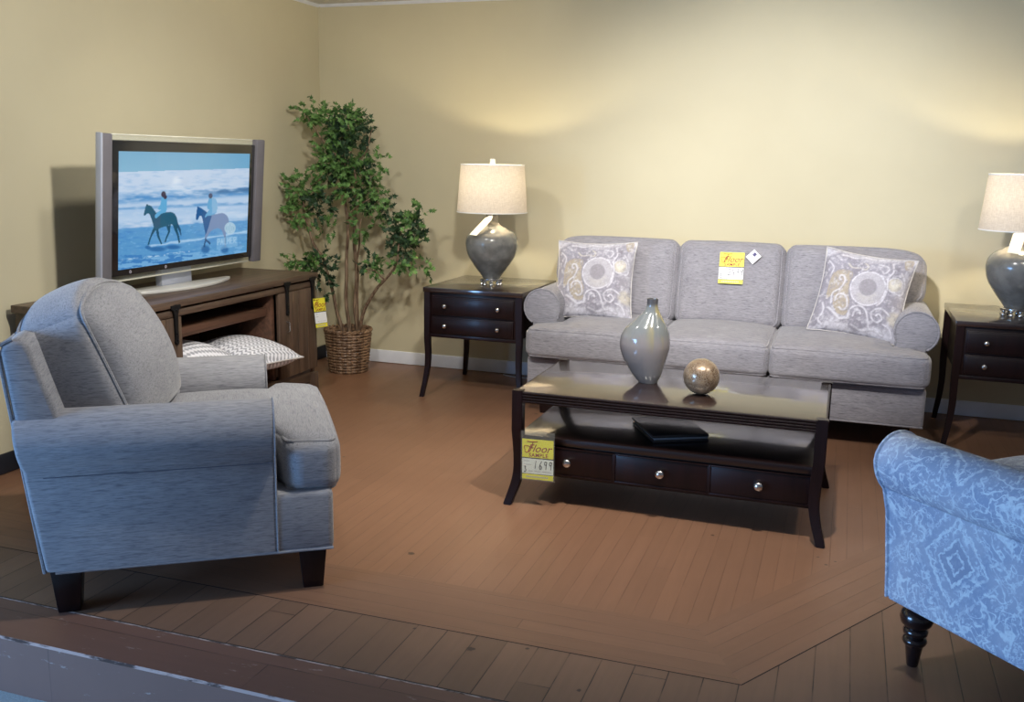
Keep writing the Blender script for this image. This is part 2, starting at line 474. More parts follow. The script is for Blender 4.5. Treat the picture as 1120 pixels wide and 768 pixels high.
# ------------------------------------------------------------------ shared materials
FAB_B, FAB_D, FAB_L = (.305, .296, .325), (.15, .147, .17), (.40, .39, .425)
M_FX = fabric('heather_fabric', FAB_B, FAB_D, FAB_L, 'x')
M_FY = fabric('heather_fabric_arm', FAB_B, FAB_D, FAB_L, 'y')
M_ESP = wood('espresso_wood', (.0065, .0022, .0026), (.0135, .0044, .0046), 2, .38, .14, 40, coat_rough=.18, spec=.32)
M_ESPX = wood('espresso_wood_top', (.016, .008, .007), (.030, .013, .010), 0, .30, 1., 40, coat_rough=.10, coat_ior=1.8)
M_SHELF = wood('espresso_wood_shelf', (.008, .004, .004), (.014, .006, .006), 0, .30, 1., 40, coat_rough=.10, coat_ior=1.45)
M_CREASE = plain('seam_crease_shade', (.10, .11, .15), .9)  # dark colour stands in for the shade in the chair arms' crease
M_CHROME = plain('brushed_nickel', (.72, .70, .68), .22, 1., var=.05)
M_CONS = wood('rustic_brown_wood', (.055, .034, .024), (.135, .086, .058), 1, .45, .15, 45)
M_CONSZ = wood('rustic_brown_wood_upright', (.055, .034, .024), (.135, .086, .058), 2, .45, .15, 45)
M_CONSIN = wood('rustic_wood_inside', (.07, .034, .020), (.15, .07, .042), 1, .6, 0, 45)
M_IRON = plain('black_iron', (.014, .014, .016), .45, .6, var=.3)
M_YEL = plain('yellow_card', (.80, .74, .045), .5, var=.03)
M_CARD = plain('white_card', (.80, .82, .84), .5, var=.02)
M_RED = plain('red_brown_ink', (.30, .05, .015), .6, var=.05)
M_INK = plain('dark_ink', (.03, .03, .045), .6, var=.05)
M_GREYINK = plain('grey_ink', (.42, .40, .46), .6, var=.05)
M_BLACKCARD = plain('dark_card_band', (.05, .045, .05), .5)
def clear_mat(name, tint=(.95, .97, .95), opac=.12, rough=.03):
    m, nt, b = new_mat(name); q = NT(nt)
    b.inputs['Base Color'].default_value = (*tint, 1); b.inputs['Roughness'].default_value = rough
    b.inputs['Specular IOR Level'].default_value = .6
    tr = q.n('ShaderNodeBsdfTransparent'); tr.inputs[0].default_value = (*tint, 1)
    mx = q.n('ShaderNodeMixShader'); mx.inputs[0].default_value = opac
    q.l(q.math('MULTIPLY_ADD', q.noise(q.coord(), 3, 2), .04, opac-.02), mx.inputs[0])
    out = [x for x in nt.nodes if x.type == 'OUTPUT_MATERIAL'][0]
    q.l(tr.outputs[0], mx.inputs[1]); q.l(b.outputs[0], mx.inputs[2]); q.l(mx.outputs[0], out.inputs[0])
    return m
M_CLEAR = clear_mat('clear_plastic', opac=.06)
M_GLASS = clear_mat('clear_acrylic', (.93, .95, .93), .14)

# ------------------------------------------------------------------ lettering
def text_geo(g, s, size, M, shear=0., mi=0, spacing=1., bold=.0):
    cu = bpy.data.curves.new('t', 'FONT'); cu.body = s; cu.size = size; cu.shear = shear; cu.space_character = spacing
    cu.align_x = 'CENTER'; cu.extrude = .0002; cu.offset = bold; cu.resolution_u = 3
    o = bpy.data.objects.new('t', cu); COL.objects.link(o)
    dg = bpy.context.evaluated_depsgraph_get(); me = bpy.data.meshes.new_from_object(o.evaluated_get(dg))
    bpy.data.objects.remove(o); bpy.data.curves.remove(cu)
    t = bmesh.new(); t.from_mesh(me); bpy.data.meshes.remove(me); g.add(t, M, mi)
DIG = {'1': [[(.55, 1), (.35, 0)]], '6': [[(.72, 1), (.4, .62), (.25, .25), (.4, 0), (.66, .1), (.64, .36), (.4, .42), (.27, .25)]],
       '9': [[(.75, .78), (.52, 1), (.28, .8), (.38, .55), (.68, .66), (.76, .95), (.62, .4), (.55, 0)]],
       '2': [[(.2, .78), (.45, 1), (.7, .78), (.5, .4), (.15, .05), (.5, .08), (.85, .02)]],
       '4': [[(.35, 1), (.2, .5), (.45, .42), (.8, .5)], [(.68, .9), (.55, 0)]],
       '3': [[(.2, .95), (.6, .95), (.4, .6), (.7, .3), (.4, 0), (.15, .12)]]}
def handwriting(g, s, h, M, x0, y0, w=.0016, mi=0, adv=.62):
    for i, ch in enumerate(s):
        for st in DIG[ch]:
            P = [(x0+i*h*adv+a*h*.62, y0+b*h, 0) for a, b in smooth_curve(st, 5)]
            g.tube([M @ Vector(p) for p in P], w, n=5, mi=mi)
def floor_tag(label, M, w, h, price, loc, sleeve=True, hang=None):
    """yellow and white sale card; M maps card plane (x right, y up, z out) to the world"""
    r = thing('price_tag', label, 'price tag', loc)
    def rect(g, x0, x1, y0, y1, z0, z1, mi=0): g.box((x0*w, y0*h, z0), (x1*w, y1*h, z1), 0, M=M, mi=mi)
    g = G(); rect(g, 0, 1, 0, 1, 0, .0012); card = g.build('card', M_BLACKCARD, r)
    g = G(); rect(g, 0, 1, .545, 1, .0012, .0018); g.build('yellow_panel', M_YEL, card)
    g = G(); rect(g, 0, 1, 0, .125, .0012, .0018); g.build('yellow_panel', M_YEL, card)
    g = G(); rect(g, 0, 1, .14, .515, .0012, .0018); g.build('white_panel', M_CARD, card)
    T = lambda x, y: M @ Matrix.Translation((x*w, y*h, .0019))
    g = G(); text_geo(g, 'Floor', h*.27, T(.53, .69), .42, bold=.0004)
    P = smooth_curve([(.10, .72), (.06, .80), (.12, .84), (.24, .82), (.34, .83)], 6); g.tube([M @ Vector((x*w, y*h, .002)) for x, y in P], h*.008, n=5)
    P = smooth_curve([(.16, .95), (.30, .94), (.50, .955)], 6); g.tube([M @ Vector((x*w, y*h, .002)) for x, y in P], h*.010, n=5)
    P = smooth_curve([(.35, .93), (.30, .80), (.24, .70), (.14, .67), (.09, .70)], 6); g.tube([M @ Vector((x*w, y*h, .002)) for x, y in P], h*.010, n=5)
    text_geo(g, 'SAMPLE', h*.13, T(.52, .565), 0, spacing=1.12, bold=.0005)
    g.build('lettering', M_RED, card, smooth=None)
    if price:
        g = G(); handwriting(g, price, h*.20, M @ Matrix.Translation((0, 0, .002)), .36*w, .27*h, h*.008); handwriting(g, '3', h*.14, M @ Matrix.Translation((0, 0, .002)), .05*w, .18*h, h*.008)
        g.build('handwritten_lettering', M_INK, card)
    g = G()
    for (a, b, y) in ((.06, .24, .45), (.06, .30, .36), (.20, .34, .20), (.40, .58, .20), (.64, .93, .20)): rect(g, a, b, y, y+.012, .0018, .0022)
    for k in range(11): rect(g, .14+.065*k, .14+.065*k+.04, .045, .085, .0018, .0022)
    g.build('small_lettering', M_GREYINK, card, smooth=None)
    if hang:
        tp = M @ Vector((w/2, h*.98, 0)); G().tube([tp, tp.lerp(Vector(hang), .5)+Vector((.004, 0, 0)), hang], .0008, n=5).build('string', M_CARD, r)
    if sleeve:
        g = G(); rect(g, -.04, 1.04, -.03, 1.20, .0030, .0034)
        g.build('plastic_sleeve', M_CLEAR, r)
    return r
def frame_matrix(o, ex, ey):
    ex = Vector(ex).normalized(); ey = Vector(ey); ey = (ey-ex*ey.dot(ex)).normalized(); ez = ex.cross(ey)
    return Matrix(((ex.x, ey.x, ez.x, o[0]), (ex.y, ey.y, ez.y, o[1]), (ex.z, ey.z, ez.z, o[2]), (0, 0, 0, 1)))

# ------------------------------------------------------------------ SOFA
sofa = thing('sofa', 'long grey heathered three-seat sofa with rolled arms against the back wall', 'sofa', (2.845, -.5, 0))
SX0, SX1 = 1.82, 3.875
g = G(); g.box((SX0, -.945, .135), (SX1, -.10, .335), .018, 3)
base = g.build('base', M_FX, sofa)
g = G(); g.tube([(SX0+.004, -.10, .14), (SX0+.004, -.942, .14), (SX1-.004, -.942, .14), (SX1-.004, -.10, .14)], .005); g.build('piping', M_FX, base)
for x in (SX0+.10, SX1-.10):
    for y in (-.85, -.18):
        G().box((x-.045, y-.045, 0), (x+.045, y+.045, .14), .004, taper=.8).build('foot', M_ESP, sofa)
# back frame behind the cushions
g = G(); g.prism([(-.06, .14), (-.06, .74), (-.075, .845), (-.12, .88), (-.19, .86), (-.27, .35), (-.27, .14)], (SX0+.02, 0, 0), (0, 1, 0), (0, 0, 1), (SX1-SX0-.04, 0, 0), .015, 2)
g.build('back_frame', M_FX, sofa)
def rolled_arm(side, cx, cz, r, xi, y0, y1, z0, zj):
    """profile in x-z: round roll outside, panel below; side=-1 for the low-x end"""
    P = []
    a0, a1 = radians(-58), radians(205)
    for i in range(25):
        a = a0+(a1-a0)*i/24
        P.append((-side*cos(a)*r*-1*-1 if False else cx+side*cos(a)*r*1.0, cz+sin(a)*r))
    # outer lower end -> up, over, inner
    poly = [(cx+side*r*.42, z0)]+P+[(xi, cz-r*.6), (xi, z0)]
    return poly
for side, cx, xi in ((-1, 1.862, 1.955), (1, 3.812, 3.718)):
    cz = .592; r = .103
    poly = rolled_arm(side, cx, cz, r, xi, 0, 0, .30, 0)
    g = G(); g.prism(poly, (0, -.16, 0), (1, 0, 0), (0, 0, 1), (0, -.66, 0), .012, 3, ends_only=True)
    arm = g.build('arm', M_FY, sofa, smooth=50)
    g = G(); g.tube([(x, -.817, z) for x, z in poly[1:-1]], .0055, n=6); g.build('piping', M_FX, arm)
# seat cushions (the outer two wrap in front of the arms)
div = [1.822, 2.540, 3.122, 3.880]
for k in range(3):
    x0, x1 = div[k]+.003, div[k+1]-.003
    if k == 0: xm0, xm1 = 1.962, x1
    elif k == 2: xm0, xm1 = x0, 3.712
    else: xm0, xm1 = x0, x1
    w = xm1-xm0; cx = (xm0+xm1)/2; y0, y1 = -1.0, -.30; d = y1-y0; cy = (y0+y1)/2
    el, er = xm0-x0, x1-xm1
    def warp(p, w=w, el=el, er=er, d=d):
        fr = (p.y+d/2)            # distance from the front edge
        s = 1 if fr < .135 else max(0, 1-(fr-.135)/.02)
        q = p.copy()
        if el > .02 and p.x < 0: q.x += el*s*(p.x/(w/2))*1.0
        if er > .02 and p.x > 0: q.x += er*s*(p.x/(w/2))
        q.z -= .012*max(0, 1-fr/.25)
        return q
    M = Matrix.Translation((cx, cy, .432))
    g = G(); g.cushion(w, d, .165, .035, .028, .0, .010, 26, warp, M)
    c = g.build('seat_cushion', M_FX, sofa, smooth=60)
    g = G(); g.piping(w, d, .165, .035, .0055, True, True, warp, M); g.build('piping', M_FX, c)
# back cushions
bd = [1.815, 2.542, 3.136, 3.865]
for k in range(3):
    w = bd[k+1]-bd[k]-.006; cx = (bd[k]+bd[k+1])/2
    tilt = radians(-14)
    M = Matrix.Translation((cx, -.335, .715)) @ Matrix.Rotation(tilt+radians(90), 4, 'X')
    def warp(p, w=w, k=k):
        q = p.copy(); t = max(0, p.y/.24)     # p.y is up here
        if k == 0 and p.x < 0: q.y -= .035*t*(abs(p.x)/(w/2))**6
        if k == 2 and p.x > 0: q.y -= .045*t*(abs(p.x)/(w/2))**5
        if k == 0 and p.x < 0 and p.y < .0: q.x += .11*min(1, max(0, -p.y/.14-.05))*(abs(p.x)/(w/2))
        if k == 2 and p.x > 0 and p.y < .0: q.x -= .11*min(1, max(0, -p.y/.14-.05))*(abs(p.x)/(w/2))
        q.z += .0
        return q
    g = G(); g.cushion(w, .485, .19, .055, .035, .0, .008, 24, warp, M)
    c = g.build('back_cushion', M_FX, sofa, smooth=60)
    g = G(); g.piping(w, .485, .19, .055, .0055, True, False, warp, M); g.build('piping', M_FX, c)

# ------------------------------------------------------------------ THROW PILLOWS
PW = .46
def pillow_surface(s, t, sgn, T=.085, pinch=.08, W_=PW):
    x = 2*s-1; y = 2*t-1
    px = x*(1-pinch*(1-y*y)); py = y*(1-pinch*(1-x*x))
    z = T*((1-abs(x)**2.6)*(1-abs(y)**2.6))**.55
    z += .006*sin(9*x+2*y)*abs(x)**3*(1-abs(x)**6)+.005*sin(8*y-3*x)*abs(y)**3*(1-abs(y)**6)
    return Vector((px*W_/2, py*W_/2, sgn*z))
def paisley(X, Y):
    p = Paint(X, Y, (154, 151, 162))
    n = fbm(X/60, Y/60, 3); n2 = fbm(X/25, Y/25, 9)
    p.blend((n-.42)*3.2, (132, 129, 139)); p.blend((n2-.55)*4, (206, 204, 213))
    p.blend(np.clip((585-Y+30*np.sin(X/45)+60*(n-.5))/-22, 0, 1)*.85, (216, 215, 224))
    p.blend(np.clip((150-Y+22*np.sin(X/55+1)+60*(n-.5))/20, 0, 1)*.75, (212, 211, 220))
    p.blend(np.clip((X-560+30*np.sin(Y/40))/18, 0, 1)*.6, (210, 209, 218))
    tan = (172, 160, 140)
    p.poly(smooth_curve([(135, 270), (185, 238), (268, 246), (262, 320), (272, 400), (292, 455), (284, 535), (225, 530), (185, 480), (170, 415), (128, 440), (118, 340), (135, 270)], 6), tan, .85)
    p.poly(smooth_curve([(560, 110), (610, 95), (620, 160), (585, 170), (560, 110)], 6), tan, .8)
    p.ell(388, 338, 112, 112, (186, 183, 190)); p.ell(400, 395, 70, 45, (200, 193, 178), .6, .5)
    p.ell(385, 330, 58, 58, (156, 152, 158), 1, .15)
    p.blend((fbm(X/14, Y/14, 5)-.42)*2*(np.hypot(X-385, Y-330) < 108), (202, 200, 207))
    p.ring(388, 338, 114, 9, (222, 221, 228), 1, 4); p.ring(385, 330, 60, 4, (196, 194, 200), .8, 4)
    p.ring(388, 338, 127, 7, (140, 137, 146), .6, 6)
    p.ell(552, 285, 46, 44, (203, 196, 178), .9, .3); p.ell(552, 285, 26, 24, (214, 210, 200), .9, .4); p.ring(552, 285, 48, 5, (222, 220, 226), .9, 4)
    p.ell(575, 400, 40, 48, (150, 146, 154), .8, .3); p.ell(470, 400, 30, 24, (160, 156, 164), .5, .4)
    p.ell(600, 500, 50, 45, (200, 192, 172), .7, .5)
    wh = (224, 223, 231); dk = (138, 134, 143)
    def sw(P, w=9, c=wh, a=.95):
        p.stroke(smooth_curve([(x+3, y+5) for x, y in P], 6), w+8, dk, .4, 8); p.stroke(smooth_curve(P, 6), w+2, c, a*.8, 6)
    sw([(168, 470), (162, 405), (205, 368), (226, 318), (214, 282), (190, 278), (186, 300), (200, 308)])
    sw([(192, 450), (198, 412), (238, 402), (268, 430), (280, 490), (252, 505), (232, 492)])
    sw([(300, 545), (306, 492), (352, 462), (404, 482), (432, 545), (446, 600)]); sw([(332, 535), (340, 500), (366, 494), (378, 515)])
    sw([(560, 480), (505, 452), (456, 474), (452, 522), (490, 542), (518, 514), (496, 488), (478, 504)])
    sw([(300, 555), (250, 560), (205, 530), (160, 500)], 12)
    sw([(228, 190), (258, 212), (310, 205), (345, 212), (356, 185), (334, 168)], 8, (212, 206, 190))
    sw([(420, 160), (470, 165), (488, 190), (470, 220), (450, 205)]); sw([(500, 140), (520, 200), (500, 250), (512, 330), (498, 400), (470, 440)])
    sw([(90, 190), (130, 230), (120, 280)], 8); sw([(140, 150), (190, 130), (260, 140), (320, 120), (390, 128), (470, 115)], 12)
    sw([(560, 330), (600, 340), (615, 300), (600, 240), (570, 200)], 8); sw([(530, 545), (570, 560), (590, 600), (570, 630)], 9)
    sw([(110, 470), (130, 520), (115, 580), (150, 610)], 10); sw([(330, 590), (400, 610), (470, 590), (530, 610)], 11)
    p.blend((fbm(X/20, Y/20, 31)-.46)*2.2, (142, 139, 149)); p.blend((fbm(X/17, Y/17, 37)-.50)*2.6, (212, 211, 219))
    p.ell(388, 338, 112, 112, (174, 171, 179), .5); p.ell(385, 330, 58, 58, (144, 140, 147), .75, .15)
    p.C *= (.93+.14*vnoise(X/3, Y/3, 2))[:, None]
    return p.linear()
M_PAIS = painted('paisley_fabric')
M_CREAM = plain('cream_piping', (.55, .53, .52), .85)
pn = 130
g = G(); g.grid(lambda s, t: pillow_surface(s, t, 1), pn, pn)
g.grid(lambda s, t: pillow_surface(s, t, -1, .07), 30, 30, flip=True)
throw = thing('throw_pillow', 'square paisley throw pillow on the sofa end by the plant and the dark lamp table', 'pillow', (2.105, -.60, .735), 0, 'paisley throw pillows')
pf = g.build('pillow_cover', M_PAIS, throw, local=True, smooth=80)
n1 = (pn+1)**2; me = pf.data; co_ = np.zeros(len(me.vertices)*3); me.vertices.foreach_get('co', co_); co_ = co_.reshape(-1, 3)
ij = np.arange(n1); su = (ij//(pn+1))/pn; tv = (ij % (pn+1))/pn
c1 = paisley(60+su*575, 95+(1-tv)*545)
xb = co_[n1:, 0]/PW+.5; yb = co_[n1:, 1]/PW+.5
c2 = paisley(60+xb*575, 95+(1-yb)*545)
set_pattern(me, np.concatenate([c1, c2]))
rim = [pillow_surface(s, 0, 1) for s in np.linspace(0, 1, 24)]+[pillow_surface(1, s, 1) for s in np.linspace(0, 1, 24)][1:]+[pillow_surface(1-s, 1, 1) for s in np.linspace(0, 1, 24)][1:]+[pillow_surface(0, 1-s, 1) for s in np.linspace(0, 1, 24)][1:-1]
g = G(); g.tube([Vector((p.x, p.y, 0)) for p in rim], .004, closed=True, n=6); g.build('edge_piping', M_CREAM, throw, local=True)
throw.rotation_euler = (radians(90-19), 0, 0); throw.rotation_euler = (Matrix.Rotation(radians(3), 3, 'Z') @ Matrix.Rotation(radians(90-21), 3, 'X') @ Matrix.Rotation(radians(1), 3, 'Z')).to_euler()
throw2 = copy_tree(throw)
throw2['label'] = 'square paisley throw pillow tilted against the sofa arm farthest from the television'
throw2.location = (3.545, -.60, .735)
throw2.rotation_euler = (Matrix.Rotation(radians(-6), 3, 'Z') @ Matrix.Rotation(radians(90-21), 3, 'X') @ Matrix.Rotation(radians(-6.5), 3, 'Z')).to_euler()

# ------------------------------------------------------------------ END TABLES
TX0, TX1, TY0, TY1, TZ = 1.118, 1.737, -.79, -.125, .66
et = thing('end_table', 'dark espresso two-drawer end table between the potted tree and the sofa', 'table', ((TX0+TX1)/2, (TY0+TY1)/2, 0), 0, 'espresso end tables')
g = G(); g.box((TX0, TY0, TZ-.028), (TX1, TY1, TZ), .003); g.build('top', M_ESPX, et)
g = G(); g.box((TX0+.035, TY0+.018, .372), (TX1-.035, TY1-.015, TZ-.028), .002)
g.box((TX0+.03, TY0+.010, .365), (TX1-.03, TY0+.03, .385), .002)
case = g.build('case', M_ESP, et)
def sabre_leg(x, y, sx, sy, z1, w0=.040, w1=.026, flare=.02):
    t = bmesh.new(); rings = []; N = 14
    for i in range(N+1):
        k = i/N; z = z1*(1-k)
        d = flare*max(0, (k-.55)/.45)**1.8 - .006*sin(pi*min(1, max(0, (k-.45)/.5)))
        w = w0+(w1-w0)*min(1, max(0, k-.15)/.8)
        cx, cy = x+sx*(d-(w-w0)/2*0), y+sy*d
        ox = cx-sx*w; oy = cy-sy*w
        rings.append([t.verts.new(p) for p in ((cx, cy, z), (ox, cy, z), (ox, oy, z), (cx, oy, z))])
    for A, B in zip(rings, rings[1:]):
        for j in range(4): t.faces.new((A[j], A[(j+1) % 4], B[(j+1) % 4], B[j]))
    t.faces.new(rings[0]); t.faces.new(rings[-1]); bmesh.ops.recalc_face_normals(t, faces=t.faces)
    bmesh.ops.bevel(t, geom=[e for e in t.edges if abs(e.verts[0].co.z-e.verts[1].co.z) > .005], offset=.003, segments=2, affect='EDGES')
    return t
for x, sx in ((TX0+.004, -1), (TX1-.004, 1)):
    for y, sy in ((TY0+.004, -1), (TY1-.004, 1)):
        G().add(sabre_leg(x, y, sx, sy, TZ-.028, flare=.022 if sy < 0 else .01)).build('leg', M_ESP, et)
for z0, z1 in ((.500, .612), (.388, .490)):
    g = G(); g.box((TX0+.055, TY0+.006, z0), (TX1-.055, TY0+.04, z1), .003)
    g.box((TX0+.064, TY0+.003, z0+.008), (TX1-.064, TY0+.02, z1-.008), .002)
    dr = g.build('drawer', M_ESP, et)
    for x in (TX0+.145, TX1-.145):
        g = G(); g.lathe([(0, 0), (.005, .001), (.005, .012), (.011, .016), (.014, .021), (.012, .028), (.006, .031), (0, .0315)], n=20, M=Matrix.Translation((x, TY0+.004, (z0+z1)/2)) @ Matrix.Rotation(radians(90), 4, 'X'))
        g.build('knob', M_CHROME, dr, smooth=60)
et2 = copy_tree(et); et2.location = (3.99+.31, (TY0+TY1)/2+.02, 0)
et2['label'] = 'dark espresso two-drawer end table at the sofa end farthest from the potted tree'

# ------------------------------------------------------------------ LAMPS
LX, LY = 1.452, -.535
lamp = thing('table_lamp', 'lit table lamp with grey glazed urn body next to the potted tree', 'lamp', (LX, LY, TZ), 0, 'grey urn table lamps')
M_GLAZE = plain('grey_crackle_glaze', (.165, .165, .157), .2, var=.2, vscale=16, coat=.35, spec=.5)
def shade_mat():
    m, nt, b = new_mat('linen_shade'); q = NT(nt)
    v = q.coord(); wv = q.math('ADD', q.noise(q.mapped(v, (40, 40, 500)), 1, 2), q.noise(q.mapped(v, (300, 300, 40)), 1, 2))
    col = q.mix(q.ramp(wv, .7, 1.3), (.52, .46, .40), (.64, .58, .51))
    d = q.n('ShaderNodeBsdfDiffuse'); tr = q.n('ShaderNodeBsdfTranslucent'); mx = q.n('ShaderNodeMixShader')
    q.l(col, d.inputs[0]); q.l(col, tr.inputs[0]); mx.inputs[0].default_value = .115
    q.l(d.outputs[0], mx.inputs[1]); q.l(tr.outputs[0], mx.inputs[2])
    out = [x for x in nt.nodes if x.type == 'OUTPUT_MATERIAL'][0]; q.l(mx.outputs[0], out.inputs[0]); nt.nodes.remove(b)
    return m
M_SHADE = shade_mat()
M_SHADEIN = plain('white_shade_lining', (.80, .80, .78), .8, var=.02)
body_prof = [(0, .045), (.048, .045), (.053, .050), (.071, .076), (.095, .107), (.117, .138), (.137, .170), (.149, .202), (.1555, .240), (.1555, .262), (.149, .290), (.132, .314), (.106, .333), (.079, .347), (.056, .359), (.043, .371), (.0375, .385), (.036, .405), (.037, .420), (.041, .432), (.044, .436), (.044, .440), (0, .440)]
def fine(prof, m=4):
    return [(max(0, a), b) for a, b in smooth_curve(prof, m)]
g = G(); g.lathe(body_prof[:2]+fine(body_prof[2:-2], 4)+body_prof[-2:], n=64, M=Matrix.Translation((LX, LY, TZ)))
g.build('urn_body', M_GLAZE, lamp, smooth=60)
g = G(); g.lathe([(0, .034), (.066, .034), (.068, .037), (.068, .042), (.064, .046), (0, .046)], n=48, M=Matrix.Translation((LX, LY, TZ)))
base = g.build('base_ring', M_CHROME, lamp)
for k in range(8):
    a = 2*pi*(k+.5)/8
    g = G(); g.lathe([(0, 0), (.007, .001), (.011, .005), (.0125, .010), (.010, .016), (.005, .020), (.009, .025), (.011, .031), (.008, .036), (0, .037)], n=14, M=Matrix.Translation((LX+.056*cos(a), LY+.056*sin(a), TZ)))
    g.build('ball_foot', M_CHROME, base, smooth=70)
g = G(); g.lathe([(0, .44), (.018, .44), (.018, .50), (.012, .51), (.012, .56), (0, .56)], n=20, M=Matrix.Translation((LX, LY, TZ))); g.build('socket', M_CHROME, lamp)
g = G(); g.lathe([(.2085, .436), (.187, .712)], n=72, M=Matrix.Translation((LX, LY, TZ))); sh = g.build('shade', M_SHADE, lamp, smooth=80)
g = G(); g.lathe([(.2075, .434), (.2095, .434), (.2095, .440), (.2075, .440), (.2075, .434)], n=72, M=Matrix.Translation((LX, LY, TZ))); g.build('rim_binding', M_SHADEIN, sh)
g = G(); g.lathe([(.1855, .707), (.1885, .707), (.1885, .714), (.1855, .714), (.1855, .707)], n=72, M=Matrix.Translation((LX, LY, TZ))); g.build('rim_binding', M_SHADEIN, sh)
g = G()
for k in range(3):
    a = 2*pi*k/3+.4; g.tube([(LX, LY, TZ+.706), (LX+.186*cos(a), LY+.186*sin(a), TZ+.705)], .0018, n=6)
g.tube([(LX, LY, TZ+.55), (LX+.05, LY, TZ+.62), (LX, LY, TZ+.706)], .0018, n=6); g.tube([(LX, LY, TZ+.55), (LX-.05, LY, TZ+.62), (LX, LY, TZ+.706)], .0018, n=6)
g.build('harp', M_CHROME, lamp)
g = G(); g.lathe([(0, .704), (.012, .705), (.016, .712), (.016, .742), (.012, .746), (0, .747)], n=24, M=Matrix.Translation((LX, LY, TZ))); g.build('finial', plain('white_ceramic', (.8, .8, .78), .3), lamp)
pl = bpy.data.lights.new('lamp_bulb', 'POINT'); pl.energy = 11.; pl.color = (1., .86, .58); pl.shadow_soft_size = .022
plo = bpy.data.objects.new('lamp_bulb', pl); COL.objects.link(plo); plo.parent = lamp; plo.location = (0, 0, 1.268-TZ); MATRIX[plo] = MATRIX[lamp]
lamp2 = copy_tree(lamp); lamp2.location = (4.283, -.50, TZ)
lamp2['label'] = 'lit grey urn table lamp cut off by the photo edge beyond the sofa'
def swing_tag(label, P, loc):
    t = thing('swing_tag', label, 'tag', loc)
    o = Vector(P[0]); ex = Vector(P[1])-o; ey = Vector(P[2])-o; n = ex.cross(ey).normalized()*.0008
    g = G(); g.prism([(0, 0), (1, 0), (1, .82), (.72, 1), (.28, 1), (0, .82)], o, ex, ey, n); card = g.build('tag_card', plain('cream_tag_card', (.82, .82, .74), .6, var=.02), t, smooth=None)
    top = o+ex*.5+ey*.95; g = G(); g.tube([top, top+Vector((.012, .018, .02)), Vector(loc)+Vector((0, 0, .03))], .0008, n=5); g.build('string', M_CARD, t)
    return t
swing_tag('white paper swing tag hanging from the neck of the lamp near the potted tree', ((1.377, -.705, .972), (1.424, -.715, .968), (1.445, -.59, 1.078)), (1.455, -.578, 1.06))
swing_tag('white paper swing tag hanging from the lamp cut off by the photo edge', ((4.196, -.66, .995), (4.250, -.668, .99), (4.228, -.58, 1.10)), (4.262, -.545, 1.09))

# ------------------------------------------------------------------ COFFEE TABLE
CX0, CX1, CY0, CY1, CZ = 2.212, 3.438, -2.33, -1.625, .48
ct = thing('coffee_table', 'low dark espresso coffee table with three drawers and an open shelf', 'coffee table', ((CX0+CX1)/2, (CY0+CY1)/2, 0))
g = G(); g.box((CX0+.012, CY0+.015, CZ-.018), (CX1-.012, CY1-.015, CZ), .002)
top = g.build('tabletop', M_ESPX, ct)
g = G()
for k in range(4):
    z = CZ-.006-.0115*k; e = .004 if k % 2 == 0 else .004
    for a, b in (((CX0+.030, CY0+.011, z), (CX1-.030, CY0+.011, z)), ((CX0+.030, CY1-.011, z), (CX1-.030, CY1-.011, z)),
                 ((CX0+.010, CY0+.034, z), (CX0+.010, CY1-.034, z)), ((CX1-.010, CY0+.034, z), (CX1-.010, CY1-.034, z))):
        g.tube([a, b], .0058, n=10)
g.box((CX0+.014, CY0+.015, CZ-.048), (CX1-.014, CY1-.015, CZ-.0185), .001)
g.build('reeded_edge', M_ESP, top)
g = G(); g.box((CX0+.016, CY0+.035, .262), (CX1-.016, CY1-.035, .292), .003); g.build('shelf', M_SHELF, ct)
g = G(); g.box((CX0+.034, CY0+.055, .120), (CX1-.034, CY1-.055, .262), .003); case = g.build('case', M_ESP, ct)
def ct_leg(x, y, sx, sy):
    t = bmesh.new(); rings = []; N = 18; z1 = CZ+.004
    for i in range(N+1):
        k = i/N; z = z1*(1-k)
        d = .024*max(0, (k-.70)/.30)**1.5-.008*sin(pi*min(1, max(0, (k-.35)/.6)))
        w = .044-.010*max(0, (k-.55)/.45)
        cx, cy = x+sx*d, y+sy*d
        rings.append([t.verts.new(p) for p in ((cx, cy, z), (cx-sx*w, cy, z), (cx-sx*w, cy-sy*w, z), (cx, cy-sy*w, z))])
    for A, B in zip(rings, rings[1:]):
        for j in range(4): t.faces.new((A[j], A[(j+1) % 4], B[(j+1) % 4], B[j]))
    t.faces.new(rings[0]); t.faces.new(rings[-1]); bmesh.ops.recalc_face_normals(t, faces=t.faces)
    bmesh.ops.bevel(t, geom=[e for e in t.edges if e.calc_face_angle(0) > .6], offset=.003, segments=2, affect='EDGES')
    return t
for x, sx in ((CX0, -1), (CX1, 1)):
    for y, sy in ((CY0, -1), (CY1, 1)):
        G().add(ct_leg(x, y, sx, sy)).build('leg', M_ESP, ct)
dxs = [(CX0+.050, CX0+.418), (CX0+.430, CX0+.796), (CX0+.808, CX1-.050)]
for a, b in dxs:
    g = G(); g.box((a, CY0+.040, .140), (b, CY0+.08, .248), .003)
    dr = g.build('drawer', M_ESP, ct)
    g = G()
    for lo, hi in (((a-.003, CY0+.037, .134), (b+.003, CY0+.05, .140)), ((a-.003, CY0+.037, .248), (b+.003, CY0+.05, .254)), ((a-.006, CY0+.037, .134), (a, CY0+.05, .254)), ((b, CY0+.037, .134), (b+.006, CY0+.05, .254))): g.box(lo, hi, .001)
    g.build('drawer_bead', M_ESP, dr)
    g = G(); g.lathe([(0, 0), (.007, .001), (.007, .011), (.014, .015), (.0185, .021), (.0185, .027), (.014, .033), (.006, .036), (0, .0365)], n=24, M=Matrix.Translation(((a+b)/2, CY0+.040, .197)) @ Matrix.Rotation(radians(90), 4, 'X'))
    g.build('knob', M_CHROME, dr, smooth=60)

